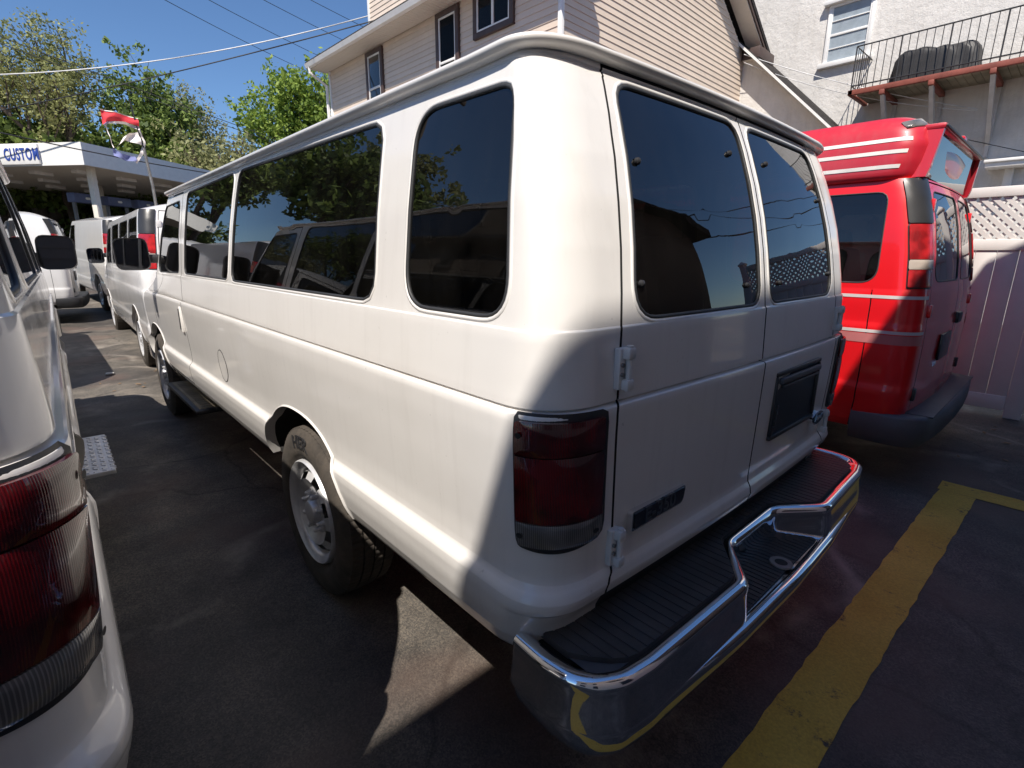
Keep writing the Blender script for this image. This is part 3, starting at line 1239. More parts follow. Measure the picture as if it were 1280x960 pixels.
def ford_tail(van, sx):
    s0, s1 = .985, lambda z: float(e_shell.s_corner_y(np.array(.122), np.array(z)))
    sm = s1(1.0)
    out = rpoly([(s0, .835), (sm, .828), (sm, 1.152), (s0 - .005, 1.150)], [.035, .045, .025, .02])
    mid = (s0 + sm) / 2
    out = [(a, z - .014 * (1 - ((a - mid) / (sm - mid)) ** 2) if z < .95 else z) for a, z in resample(out, 90)]
    h = MB()
    patch(h, e_shell, 's', out, .005, 'black_plastic', sx=sx, n=90, rim=.02)
    ho = h.build('tail_lamp', van, smooth=50)
    ho['label'] = 'dark red wraparound tail lamp with a smoked lower lens'
    o = np.array(out)
    c = o.mean(0)
    ins = c + (o - c) * np.array([.94, .955])

    def clip(lo, hi):
        q = [(a, min(max(z, lo), hi)) for a, z in ins]
        return q
    for name, lo, hi, mt in (('red_lens', .899, 1.06, 'red_lens'), ('red_lens', 1.063, 1.14, 'red_lens'), ('reverse_lens', .835, .896, 'smoke_lens')):
        l_ = MB()
        patch(l_, e_shell, 's', clip(lo, hi), .013, mt, sx=sx, n=90, dome=.004, rim=.008)
        l_.build(name, ho, smooth=50)
    for a, z in ((sm - .07, 1.11), (sm - .07, .865), (s0 + .09, .865)):
        sc = MB()
        patch(sc, e_shell, 's', [(a + .028 * math.cos(t), z + .0065 * math.sin(t)) for t in np.linspace(0, 6.28, 14, endpoint=False)], .0185, 'gap', sx=sx, n=14, rings=1)
        sc.build('lens_screw', ho)


def mirror_parts(van, sh, sx, y=4.47, z0=1.345, z1=1.60, xi=.985, xo=1.235):
    mb = MB()
    c = 1.47
    n = 40
    o = resample(rpoly([(xi + .02, z0), (xo, z0), (xo + .005, z1 - .01), (xi + .03, z1)], .06), n)
    cc = o.mean(0)
    prof = [(0., .94), (-.004, 1.0), (.035, 1.0), (.085, .86), (.115, .6), (.12, .05)]
    vs_ = []
    for dy, s_ in prof:
        q = cc + (o - cc) * s_
        vs_ += [(sx * a, y + dy, b) for a, b in q]
    fs = [(k * n + i, k * n + (i + 1) % n, (k + 1) * n + (i + 1) % n, (k + 1) * n + i) for k in range(len(prof) - 1) for i in range(n)]
    mb.add(vs_, fs, 'black_plastic')
    mb.rbox((min(sx * (xi - .09), sx * (xi + .05)), y + .01, 1.40), (max(sx * (xi - .09), sx * (xi + .05)), y + .07, 1.47), 'black_plastic', .02)
    mo = mb.build('side_mirror', van, smooth=45)
    g = MB()
    q = cc + (o - cc) * .93
    g.add([(sx * a, y + .004, b) for a, b in q], [tuple(range(n))], 'mirror')
    g.build('mirror_glass', mo, smooth=0)


def seat_rows(van, ys, wd=.72, zf=.62):
    for y in ys:
        mb = MB()
        mb.rbox((-wd, y, zf + .25), (wd, y + .46, zf + .42), 'seat', .05, 3)
        for x in (-.48, 0, .48):
            rot = Matrix.Rotation(R(-12), 3, 'X')
            mb.rbox((-.225, -.06, 0), (.225, .06, .58), 'seat', .05, 3, rot=rot, origin=(x, y + .02, zf + .38))
            mb.rbox((-.12, -.04, .56), (.12, .04, .74), 'seat', .04, 3, rot=rot, origin=(x, y + .02, zf + .38))
        mb.rbox((-wd, y + .05, zf), (wd, y + .38, zf + .25), 'interior', .02)
        mb.build('bench_seat', van)


def make_ford(label, boards=True, plate_step=False):
    sh = e_shell
    van = thing('passenger_van', label, 'van')
    zs = densify([a for a, _ in E_SIDE], .024)
    zs = sorted(set(np.round(zs + [a for a, _ in E_REAR], 5)))
    cuts = [(0, 'side', o) for o in E_WIN.values()] + [(0, 'rear', E_RWIN), (0, 'side', E_ARCH_R), (0, 'side', E_ARCH_F)]
    ZT, ZB = 1.914, .645
    sd0, sd1 = 2 + 3.555, 2 + 4.55
    seams_s = [(S_HINGE, ZB, ZT, 0), (0.0, ZB, ZT, 0), (sd0, .56, 1.88, 0), (sd1, .62, 1.30, 0)]
    seams_z = [(ZB, 0, S_HINGE, 0), (ZT, 0, S_HINGE, 0), (.56, sd0, sd1, 0), (1.88, sd0, 6.4, 0)]
    panels = [('rear_door', .0, S_HINGE, ZB, ZT), ('front_door', sd0, sd1, .56, 1.88)]
    ms = shell_meshes(sh, zs, cuts, seams_s, seams_z, panels, 'white_paint', dark_test=lambda s_, z: (z < .645) & (s_ < .93))
    body = ms[('body', 0)]
    for sx in (-1, 1):
        arch_parts(body, sh, E_ARCH_R, 'white_paint', sx)
        arch_parts(body, sh, E_ARCH_F, 'white_paint', sx)
    body.box((-.93, .12, .505), (.93, 5.4, .53), 'underbody')
    body.box((-.40, .3, .34), (.40, 5.2, .50), 'underbody')
    body.box((-.86, .3, .60), (.86, 4.5, .615), 'interior')
    body.build('body', van, smooth=28, recalc=False)
    # roof drip rail
    rl = MB()
    Ss = list(np.linspace(0, 1, 20)) + list(np.linspace(1, 2, 24)[1:]) + list(np.linspace(2, 7, 120)[1:]) + list(np.linspace(7, 7.35, 5)[1:])
    prof = [(-.012, -.003), (.004, -.005), (.020, -.003), (.030, .003), (.034, .010), (.031, .017), (.022, .021), (-.03, .0225)]
    for sx in (-1, 1):
        sweep(rl, sh, Ss, 1.903 + .021 * np.clip((2.2 - np.array(Ss)) / 1.2, 0, 1), prof, 'white_paint', sx)
    rl.build('roof_rail', van, smooth=60)
    for sx in (-1, 1):
        dr = ms[('rear_door', sx)].build('rear_door', van, smooth=28, recalc=False)
        window_set(dr, sh, 'rear', E_RWIN, sx, 'white_paint', 'rear_tint', 'rear_window')
        for z0, z1 in ((1.185, 1.285), (.735, .835)):
            y0 = float(sh.P(np.array([S_HINGE]), np.array([(z0 + z1) / 2]))[0, 1])
            hinge_mesh(sx, z0, z1, .772, y0 - .004).build('hinge', dr)
        for a, z in ((.13, 1.78), (.615, 1.70), (.125, 1.40), (.66, 1.42)):
            p = on_shell(sh, 'rear', [(a, z)], 0.0)[0]
            b_ = MB()
            b_.lathe([(.004, .009), (-.003, .0085), (-.006, .005), (-.007, .001)], 'black_plastic', 12, axis='y', origin=(p[0] * -sx, p[1], p[2]))
            b_.build('window_bolt', dr)
        if sx == -1:
            b_ = MB()
            pl = rpoly([(-.700, .806), (-.452, .806), (-.440, .858), (-.700, .860)], [.006, .02, .012, .006], 4)
            yb = float(sh.P(np.array([.7]), np.array([.83]))[0, 1])
            b_.prism(pl, yb - .012, yb + .01, 'chrome')
            inn = rpoly([(-.692, .812), (-.456, .812), (-.448, .853), (-.692, .854)], [.004, .016, .01, .004], 4)
            b_.prism(inn, yb - .0145, yb - .002, 'plate_dark')
            tv, tf = text_mesh('E-350', .058, .0022, bold=.0012)
            b_.add(flat_on_rear([Vector((p.x * 1.12, p.y, p.z)) for p in tv], -.575, yb - .0145, .834), tf, 'badge_letter')
            b_.build('badge', dr, smooth=0)
        else:
            yb = float(sh.P(np.array([.4]), np.array([.97]))[0, 1])
            p_ = MB()
            fr = .016
            x0, x1, z0, z1 = .112, .545, .850, 1.098
            for lo, hi in (((x0, z0), (x1, z0 + fr)), ((x0, z1 - fr), (x1, z1)), ((x0, z0 + fr), (x0 + fr, z1 - fr)), ((x1 - fr, z0 + fr), (x1, z1 - fr))):
                p_.rbox((lo[0], yb - .012, lo[1]), (hi[0], yb + .02, hi[1]), 'black_plastic', .004)
            p_.box((x0 + fr, yb - .004, z0 + fr), (x1 - fr, yb + .004, z1 - fr), 'plate_dark')
            p_.rbox((x0 + .03, yb - .022, z1 - .045), (x1 - .02, yb - .004, z1 - .022), 'grey_plastic', .006)
            p_.rbox((x0 + .055, yb - .018, z1 - .062), (x1 - .03, yb - .004, z1 - .050), 'grey_plastic', .004)
            for i in range(5):
                p_.box((x0 + .03 + i * .004, yb - .010, z0 + .03 + i * .02), (x0 + .036 + i * .004, yb - .004, z0 + .045 + i * .02), 'grey_plastic')
            p_.build('plate_holder', dr, smooth=40)
            e_ = MB()
            n = 40
            for (rx, rz, off, d, mt) in ((.066, .028, -.010, .02, 'chrome'), (.059, .022, -.0125, .01, 'plate_dark')):
                e_.prism([(.62 + rx * math.cos(2 * math.pi * k / n), .832 + rz * math.sin(2 * math.pi * k / n)) for k in range(n)], yb + off, yb + off + d, mt)
            tv, tf = text_mesh('Ford', .040, .0012, shear=.25)
            e_.add(flat_on_rear(tv, .62, yb - .0128, .833), tf, 'chrome')
            e_.build('oval_emblem', dr, smooth=30)
        fd = ms[('front_door', sx)].build('front_door', van, smooth=28, recalc=False)
        window_set(fd, sh, 'side', E_WIN['door'], sx, 'white_paint', 'tint', 'door_window', lip=False)
        h_ = MB()
        xh = float(sh.w(1.03))
        lo, hi = sorted((sx * (xh - .01), sx * (xh + .012)))
        h_.rbox((lo, 3.60, .93), (hi, 3.655, 1.115), 'white_paint', .01)
        lo, hi = sorted((sx * (xh + .004), sx * (xh + .017)))
        h_.rbox((lo, 3.612, .95), (hi, 3.628, 1.10), 'black_plastic', .004)
        h_.build('door_handle', fd)
        for nm in ('quarter', 'long', 'mid'):
            window_set(van, sh, 'side', E_WIN[nm], sx, 'white_paint', 'tint')
        ford_tail(van, sx)
        mirror_parts(van, sh, sx)
    # small round sticker, fuel door on the driver's side
    f_ = MB()
    oc = [(2.66 + .085 * math.cos(t), .84 + .095 * math.sin(t)) for t in np.linspace(0, 2 * math.pi, 40, endpoint=False)]
    ring(f_, sh, 'side', oc, -.0005, .0032, 'gap', sx=-1, sides=6)
    patch(f_, sh, 'side', oc, .0015, 'white_paint', sx=-1, n=40, rings=3)
    f_.build('fuel_door', van, smooth=60)
    bumper_chrome(van)
    first = None
    for y in (YAX, YAX + WB):
        for sx in (-1, 1):
            wheel_parts(van, sx * .872, y, .384, .235, sx, text='HER' if (sx == -1 and y < 3) else None)
    # axles
    for y in (YAX, YAX + WB):
        ax = MB()
        ax.tube([(-.8, y, .375), (.8, y, .375)], .055, 'underbody', 12)
        ax.build('axle', van)
    if boards:
        for sx in (-1, 1):
            b_ = MB()
            lo, hi = sorted((sx * .80, sx * 1.035))
            b_.rbox((lo, 3.36, .372), (hi, 4.46, .405), 'black_plastic', .012)
            lo, hi = sorted((sx * .84, sx * 1.005))
            b_.rbox((lo, 3.40, .400), (hi, 4.42, .411), 'old_wood', .004)
            for k in range(14):
                y = 3.44 + k * .07
                lo, hi = sorted((sx * .87, sx * .985))
                b_.box((lo, y, .410), (hi, y + .03, .4135), 'old_wood')
            b_.rbox((min(sx * .6, sx * .82), 3.5, .40), (max(sx * .6, sx * .82), 3.56, .50), 'underbody', .01)
            b_.build('running_board', van)
    if plate_step:
        b_ = MB()
        b_.rbox((.80, 2.29, .375), (1.105, 3.00, .398), 'diamond_plate', .004)
        for i in range(8):
            for k in range(18):
                x, y = .86 + i * .034, 2.31 + k * .038
                rot = Matrix.Rotation(R(45 if (i + k) % 2 else -45), 3, 'Z')
                b_.box((-.013, -.004, 0), (.013, .004, .0035), 'diamond_plate', rot=rot, origin=(x, y, .397))
        b_.build('diamond_plate_step', van, smooth=0)
    seat_rows(van, (.55, 1.45, 2.30, 3.1))
    # front: windscreen, grille, bumper, headlamps (seen only from other positions)
    ws = MB()
    gx = []
    for sx in (-1, 1):
        o = rpoly([(7.45, 1.31), (8.999, 1.31), (8.999, 1.845), (7.50, 1.845)], .02)
        patch(ws, sh, 's', o, .004, 'tint', sx=sx, rings=5)
    ws.build('windscreen', van, smooth=60)
    gr = MB()
    gr.rbox((-.55, 5.58, .66), (.55, 5.70, .93), 'grey_plastic', .02)
    for k in range(4):
        gr.box((-.50, 5.69, .69 + k * .06), (.50, 5.715, .705 + k * .06), 'black_plastic')
    gr.build('grille', van)
    for sx in (-1, 1):
        hl = MB()
        lo, hi = sorted((sx * .57, sx * .84))
        hl.rbox((lo, 5.46, .70), (hi, 5.66, .92), 'smoke_lens', .03)
        hl.build('headlamp', van)
    fb = MB()
    fb.rbox((-.97, 5.40, .42), (.97, 5.76, .62), 'chrome', .05, 3)
    fb.build('front_bumper', van)
    return van


main_van = make_ford('long white passenger van with tinted windows, chrome step bumper and sunlit side')
left_van = make_ford('white van close alongside, its dark red tail lamp and shaded flank facing the passenger van', boards=False, plate_step=True)
left_van.location = (-2.708, .12, .08)
left_van.rotation_euler = (-.0160, 0, R(-.8))
for ch in left_van.children:
    nm_ = ch.name.split('.')[0]
    if nm_ in ('wheel', 'axle'):                     # the body rides a little high on its springs
        y_ = ch.location.y if nm_ == 'wheel' else 2.5
        ch.location.z -= .08 - .0160 * y_
    if nm_ == 'side_mirror':
        ch.location.x = -.05 if ch.bound_box[0][0] > 0 else .05


# ------------------------------------------------------------------ rounder vans (red high-top, and three white ones ahead)
G_SIDE = [(.36, .930), (.375, .95), (.42, .975), (.52, .995), (.62, 1.003), (.66, 1.002), (.675, .994), (.69, .992), (.90, 1.000), (1.02, 1.004), (1.06, 1.003), (1.075, .997),
          (1.09, .996), (1.20, .996), (1.27, .992), (1.285, .986), (1.30, .985), (1.45, .972), (1.65, .950), (1.82, .925), (1.92, .905), (1.96, .893)]
G_REAR = [(.36, .02), (.45, .0), (.55, -.012), (.95, -.016), (1.06, -.014), (1.075, -.010), (1.20, -.008), (1.285, .0), (1.30, .004), (1.50, .028), (1.70, .065), (1.85, .105), (1.92, .13), (1.96, .145)]
G_FRONT = [(.36, 5.85), (.50, 5.92), (.85, 5.90), (1.00, 5.82), (1.10, 5.55), (1.20, 5.20), (1.28, 4.98), (1.60, 4.70), (1.88, 4.44), (1.96, 4.34)]
g_shell = Shell(G_SIDE, G_REAR, G_FRONT, bow=.03, Rc=.16, nexp=2.3, bowf=.16, Rf=.18)
g_shell.cap = .15
G_YAX, G_WB = 1.29, 3.94
G_WIN = {
    'quarter': rpoly([(.285, 1.325), (1.12, 1.325), (1.11, 1.885), (.315, 1.885)], [.10, .08, .08, .07]),
    'centre': rpoly([(1.24, 1.325), (2.22, 1.325), (2.22, 1.885), (1.25, 1.885)], .07),
    'side': rpoly([(2.36, 1.325), (3.36, 1.325), (3.35, 1.885), (2.37, 1.885)], .07),
}
G_DOOR = rpoly([(3.56, 1.32), (4.46, 1.31), (4.12, 1.86), (3.56, 1.87)], [.04, .07, .08, .05])
G_RWIN = rpoly([(.055, 1.335), (.735, 1.335), (.690, 1.895), (.050, 1.895)], [.05, .09, .09, .05])
G_ARCH_R = arch_outline(G_YAX, .37, .45, .45, 2.1)
G_ARCH_F = arch_outline(G_YAX + G_WB, .37, .46, .46, 2.1)


def make_gm(name, label, pm, windows=True, rear_windows=True, group=None, bumper='black_plastic', mirrors=True, seats=True, trim='satin_black', rear_glass='rear_tint'):
    sh = g_shell
    van = thing(name, label, 'van', group=group)
    zs = sorted(set(np.round(densify([a for a, _ in G_SIDE], .03) + [a for a, _ in G_REAR], 5)))
    wins = list(G_WIN.values()) if windows else []
    cuts = [(0, 'side', o) for o in wins] + [(0, 'side', G_DOOR), (0, 'side', G_ARCH_R), (0, 'side', G_ARCH_F)]
    if rear_windows:
        cuts.append((0, 'rear', G_RWIN))
    ZT, ZB, sh_s = 1.945, .44, .975
    sd0, sd1 = 2 + 3.50, 2 + 4.62
    seams_s = [(sh_s, ZB, ZT, 0), (0., ZB, ZT, 0), (sd0, .42, 1.93, 0), (sd1, .60, 1.28, 0), (2 + .16, .36, 1.28, 0)]
    seams_z = [(ZB, 0, sh_s, 0), (ZT, 0, sh_s, 0), (.42, sd0, sd1, 0)]
    panels = [('rear_door', 0., sh_s, ZB, ZT), ('front_door', sd0, sd1, .42, 1.93)]
    ms = shell_meshes(sh, zs, cuts, seams_s, seams_z, panels, pm, step=.036)
    body = ms[('body', 0)]
    for sx in (-1, 1):
        arch_parts(body, sh, G_ARCH_R, pm, sx, zmin=.36)
        arch_parts(body, sh, G_ARCH_F, pm, sx, zmin=.36)
    body.box((-.93, .12, .365), (.93, 5.6, .40), 'underbody')
    body.box((-.40, .3, .24), (.40, 5.2, .365), 'underbody')
    body.box((-.86, .3, .60), (.86, 4.5, .615), 'interior')
    body.build('body', van, smooth=28, recalc=False)
    for sx in (-1, 1):
        dr = ms[('rear_door', sx)].build('rear_door', van, smooth=28, recalc=False)
        if rear_windows:
            window_set(dr, sh, 'rear', G_RWIN, sx, pm, rear_glass, 'rear_window', lip=False)
        fd = ms[('front_door', sx)].build('front_door', van, smooth=28, recalc=False)
        window_set(fd, sh, 'side', G_DOOR, sx, pm, 'tint', 'door_window', lip=False)
        for o in wins:
            window_set(van, sh, 'side', o, sx, pm, 'tint', lip=False)
        # tall tail lamp under a satin black corner panel
        a0 = 1.03
        a1 = float(sh.s_corner_y(np.array(.150), np.array(1.5)))
        t_ = MB()
        patch(t_, sh, 's', rpoly([(a0, 1.690), (a1, 1.690), (a1, 1.955), (a0, 1.955)], .012), .010, trim, sx=sx, rim=.02)
        t_.build('corner_trim', van, smooth=50)
        h = MB()
        patch(h, sh, 's', rpoly([(a0 - .01, 1.300), (a1 + .01, 1.300), (a1 + .01, 1.688), (a0 - .01, 1.688)], .012), .004, 'black_plastic', sx=sx, rim=.02)
        ho = h.build('tail_lamp', van, smooth=50)
        for nm, lo, hi, mt in (('red_lens', 1.475, 1.682, 'bright_lens'), ('reverse_lens', 1.415, 1.472, 'pale_lens'), ('red_lens', 1.308, 1.412, 'bright_lens')):
            l_ = MB()
            patch(l_, sh, 's', rpoly([(a0 + .012, lo), (a1 - .012, lo), (a1 - .012, hi), (a0 + .012, hi)], .008), .012, mt, sx=sx, rim=.008, dome=.003)
            l_.build(nm, ho, smooth=50)
        if mirrors:
            mirror_parts(van, sh, sx, y=4.50, z0=1.30, z1=1.56)
        for z in (.62, 1.16, 1.80):
            y0 = float(sh.P(np.array([sh_s]), np.array([z]))[0, 1])
            xx = (float(sh.w(z)) - sh.Rc) * sh_s
            hb = MB()
            lo, hi = sorted((sx * (xx - .03), sx * (xx + .02)))
            hb.rbox((lo, y0 - .016, z - .04), (hi, y0 + .01, z + .04), 'black_plastic' if z < 1 else pm, .006)
            hb.build('hinge', dr)
    hd = MB()
    hd.rbox((.05, -.035, 1.02), (.20, .0, 1.10), 'black_plastic', .01)
    hd.build('rear_handle', van)
    pb = MB()
    pb.rbox((-.42, -.026, .80), (-.08, -.012, .98), 'plate_dark', .004)
    pb.build('plate_holder', van)
    # wraparound bumper with a step top
    bm_ = MB()
    path = [(-.985, .30), (-.995, .12), (-.985, .02), (-.95, -.06), (-.88, -.105), (-.5, -.135), (0, -.145), (.5, -.135), (.88, -.105), (.95, -.06), (.985, .02), (.995, .12), (.985, .30)]
    P = np.array(path)
    L = np.concatenate([[0], np.cumsum(np.linalg.norm(np.diff(P, axis=0), axis=1))])
    t = np.linspace(0, L[-1], 90)
    q = np.stack([np.interp(t, L, P[:, 0]), np.interp(t, L, P[:, 1])], 1)
    for _ in range(3):
        q[1:-1] = (q[:-2] + 2 * q[1:-1] + q[2:]) / 4
    d = np.gradient(q, axis=0)
    nn = np.stack([d[:, 1], -d[:, 0]], 1)
    nn /= np.linalg.norm(nn, axis=1, keepdims=True)
    prof = [(-.14, .495), (-.02, .500), (-.004, .494), (.004, .480), (.006, .40), (-.005, .33), (-.03, .29), (-.10, .285)]
    vs_ = [(p[0] + m[0] * o_, p[1] + m[1] * o_, z) for p, m in zip(q, nn) for o_, z in prof]
    k = len(prof)
    bm_.add(vs_, [(i * k + j, i * k + j + 1, (i + 1) * k + j + 1, (i + 1) * k + j) for i in range(len(q) - 1) for j in range(k - 1)], bumper)
    bm_.rbox((-.86, -.12, .494), (.86, .03, .505), bumper, .004)
    bm_.build('rear_bumper', van, smooth=40)
    for y in (G_YAX, G_YAX + G_WB):
        for sx in (-1, 1):
            wheel_parts(van, sx * .872, y, .375, .235, sx)
    ws = MB()
    for sx in (-1, 1):
        patch(ws, sh, 's', rpoly([(7.45, 1.31), (8.999, 1.31), (8.999, 1.86), (7.5, 1.86)], .02), .004, 'tint', sx=sx, rings=5)
    ws.build('windscreen', van, smooth=60)
    gr = MB()
    gr.rbox((-.60, 5.80, .60), (.60, 5.93, .92), 'black_plastic', .03)
    gr.build('grille', van)
    for sx in (-1, 1):
        hl = MB()
        lo, hi = sorted((sx * .58, sx * .86))
        hl.rbox((lo, 5.60, .66), (hi, 5.82, .90), 'smoke_lens', .04)
        hl.build('headlamp', van)
    if seats:
        seat_rows(van, (.75, 1.6, 2.5))
    return van


def GZ(y):
    """the lot rises gently towards the street"""
    return .03 * min(max(y - 9., 0.), 14.)


M['pink_stripe'] = plain('faded_pink_stripe', (.50, .17, .17), .45)
# red conversion van with a raised roof
red_van = make_gm('red_van', 'red conversion van with a raised striped roof, parked beside the white fence', 'red_paint', bumper='grey_plastic')
ht = MB()
hs = Shell([(1.955, .905), (1.965, .922), (1.985, .930), (2.06, .930), (2.16, .916), (2.25, .885), (2.31, .840), (2.335, .80)],
           [(1.955, .20), (1.985, .185), (2.06, .165), (2.16, .15), (2.25, .17), (2.31, .22), (2.335, .27)],
           [(1.955, 4.45), (2.06, 4.4), (2.2, 4.35), (2.335, 4.25)], bow=.03, Rc=.17, nexp=2.3, bowf=.3, Rf=.3)
hs.cap = .085
hs.capmat = 'red_fiberglass'
hm = shell_meshes(hs, densify([a for a, _ in hs.side], .03), [], [], [], [], 'red_fiberglass', step=.06)[('body', 0)]
hto = hm.build('raised_roof', red_van, smooth=40, recalc=False)
hto['label'] = 'raised red fibreglass roof with three pale side stripes'
for sx in (-1, 1):
    for i, (z, s0_) in enumerate(((2.185, 1.62), (2.115, 1.66), (2.03, 1.70))):
        st = MB()
        band(st, hs, s0_, 2 + 3.5, z - .011, z + .011, .003, 'white_stripe', sx)
        st.build('stripe', hto, smooth=60)
    # clear-lens roof lamp at the rear corner
    ml = MB()
    a = 1.55
    patch(ml, hs, 's', rpoly([(1.10, 2.265), (1.75, 2.245), (1.80, 2.285), (1.2, 2.315)], .02), .006, 'smoke_lens', sx=sx, dome=.012, rim=.01, n=40)
    ml.build('roof_lamp', hto, smooth=60)
# rear frame of the raised roof: visor, cheeks, dark window
fr = MB()
for sx in (-1, 1):
    cheek = [(.125, 2.245), (.25, 2.27), (.28, 1.97), (.165, 1.965), (.15, 2.02)]
    vs_ = []
    for x in (.745, .785):
        vs_ += [(sx * (x + (.05 if z < 2.1 else 0)), y, z) for y, z in cheek]
    n = len(cheek)
    fr.add(vs_, [tuple(range(n)), tuple(range(2 * n - 1, n - 1, -1))] + [(i, (i + 1) % n, n + (i + 1) % n, n + i) for i in range(n)], 'red_fiberglass')
fr.rbox((-.795, .115, 2.235), (.795, .28, 2.270), 'red_fiberglass', .016)
fr.rbox((-.79, .108, 2.243), (.79, .13, 2.260), 'black_plastic', .008)
fr.build('rear_visor', hto, smooth=40)
rw = MB()
rw.add([(-.75, .178, 1.975), (.75, .178, 1.975), (.74, .150, 2.235), (-.74, .150, 2.235)], [(0, 1, 2, 3)], 'rear_tint')
rw.build('roof_window', hto, smooth=0)
tb = MB()
tb.rbox((.02, .14, 2.268), (.16, .19, 2.318), 'bright_lens', .012)
tb.build('brake_lamp', hto)
for sx in (-1, 1):
    for z, h, mt in ((1.245, .010, 'silver_stripe'), (1.026, .010, 'silver_stripe'), (.980, .030, 'pink_stripe')):
        st = MB()
        band(st, g_shell, 1.08, 2 + 3.4, z - h, z + h, .0025, mt, sx)
        st.build('body_stripe', red_van, smooth=60)
    em = MB()
    tv, tf = text_mesh('3500', .05, .002)
    em.add(flat_on_rear([Vector((p.x, p.y, p.z)) for p in tv], sx * .45, -.012, .78), tf, 'chrome')
    if sx == -1:
        em.build('badge', red_van, smooth=0)
red_van.location = (3.21, -.06, 0)

pv = make_gm('passenger_van', 'white passenger van with black corner trim, nose to tail ahead of the long van', 'white_paint_b', group='white vans parked ahead')
pv.location = (.14, 6.35, 0)
pv.rotation_euler = (0, 0, R(-.9))
cv = make_gm('cargo_van', 'white panel van without side windows, next in line under the station canopy', 'white_paint_b', windows=False, group='white vans parked ahead', seats=False)
cv.location = (.36, 12.9, GZ(14.5))
cv.rotation_euler = (R(1.6), 0, R(4.5))
dv = copy_tree(cv)
tag(dv, 'white panel van parked at an angle beside the fuel pumps', 'van', 'white vans parked ahead')
dv.location = (-1.12, 13.5, GZ(13.4))
dv.rotation_euler = (0, 0, R(84))
hv = copy_tree(cv)
tag(hv, 'white panel van in front of the close white van, mostly hidden behind it', 'van', 'white vans parked ahead')
hv.location = (-3.15, 6.25, .0)
hv.rotation_euler = (0, 0, R(0))


# ------------------------------------------------------------------ ground
def grid_obj(name, xs, ys, zf, mat):
    mb = MB()
    vs_ = [(x, y, zf(y)) for x in xs for y in ys]
    n = len(ys)
    mb.add(vs_, [(i * n + j, (i + 1) * n + j, (i + 1) * n + j + 1, i * n + j + 1) for i in range(len(xs) - 1) for j in range(n - 1)], mat)
    return mb.build(name, smooth=60)


ys = [-300, -60, -10, 0, 6] + [8 + i for i in range(18)] + [30, 60, 300]
tag(grid_obj('ground', [-300, -40, -10, 0, 10, 40, 300], ys, GZ, 'asphalt'), kind='structure')


def ragged_strip(name, a, b, width, jag=.0045, z=.004, mat='yellow'):
    a, b = Vector((*a, z)), Vector((*b, z))
    d = (b - a)
    L = d.length
    d.normalize()
    n_ = Vector((-d.y, d.x, 0))
    k = int(L / .05)
    r_ = random.Random(name + str(L))
    mb = MB()
    vs_ = []
    for i in range(k + 1):
        p = a + d * (L * i / k)
        vs_ += [p + n_ * (width / 2 + r_.uniform(-jag, jag)), p - n_ * (width / 2 + r_.uniform(-jag, jag))]
    mb.add(vs_, [(2 * i, 2 * i + 1, 2 * i + 3, 2 * i + 2) for i in range(k)], mat)
    return tag(mb.build(name, smooth=0), kind='structure')


ragged_strip('yellow_parking_line', (-2.6, -.235), (2.48, -.365), .185)
ragged_strip('yellow_parking_line', (2.575, -.262), (2.565, -2.8), .185)

# ------------------------------------------------------------------ white vinyl fence with lattice top (along x = 5)
FX = 5.0


def fence_panel(y0, y1, label):
    f = thing('lattice_fence', label, 'fence', (FX, (y0 + y1) / 2, 0), group='white vinyl fence panels')
    L = y1 - y0
    h = L / 2 - .065
    for z0, z1, d in ((.06, .20, .022), (1.56, 1.66, .024), (2.04, 2.13, .026)):
        r_ = MB()
        r_.rbox((-d, -h, z0), (d, h, z1), 'vinyl', .006)
        r_.build('rail', f)
    nb = int(2 * h / .150)
    w_ = 2 * h / nb
    b_ = MB()
    b_.rbox((-.011, .0015, .195), (.011, w_ - .0015, 1.565), 'vinyl', .005)
    first = b_.build('board', f)
    for i in range(nb):
        o = first if i == 0 else link('board', first.data, f)
        o.location = (0, -h + i * w_, 0)
    # lattice: two layers of crossing slats, clipped to the opening
    z0, z1 = 1.655, 2.045
    for layer, sgn in ((0, 1), (1, -1)):
        i = 0
        y = -h - (z1 - z0)
        while y < h + (z1 - z0):
            # centre line from (y, z0) going up at 45 degrees
            ya, yb = (y, y + (z1 - z0)) if sgn > 0 else (y + (z1 - z0), y)
            pa, pb = np.array([ya, z0]), np.array([yb, z1])
            t0, t1 = 0., 1.
            dy = pb[0] - pa[0]
            for lim, sg in ((-h, 1), (h, -1)):
                t = (lim - pa[0]) / dy
                if sg * (dy) > 0:
                    t0 = max(t0, t)
                else:
                    t1 = min(t1, t)
            if t1 - t0 > .08:
                qa, qb = pa + (pb - pa) * t0, pa + (pb - pa) * t1
                d = (qb - qa) / np.linalg.norm(qb - qa)
                nn = np.array([-d[1], d[0]]) * .017
                s_ = MB()
                x0 = -.008 + layer * .008
                s_.prism([tuple(qa + nn), tuple(qb + nn), tuple(qb - nn), tuple(qa - nn)], x0, x0 + .0078, 'vinyl', 'yz')
                s_.build('lattice_slat', f, smooth=0)
            y += .085
    return f


def fence_post(y, label, lean=0.):
    p = MB()
    p.rbox((-.063, -.063, 0), (.063, .063, 2.16), 'vinyl', .008)
    po = thing('fence_post', label, 'fence post', (FX, y, 0), group='white vinyl fence posts')
    p.build('shaft', po)
    c = MB()
    c.rbox((-.075, -.075, 2.158), (.075, .075, 2.185), 'vinyl', .006)
    c.add([(-.07, -.07, 2.184), (.07, -.07, 2.184), (.07, .07, 2.184), (-.07, .07, 2.184), (0, 0, 2.235)], [(0, 1, 4), (1, 2, 4), (2, 3, 4), (3, 0, 4)], 'vinyl')
    c.build('cap', po)
    po.rotation_euler = (lean, 0, 0)
    return po


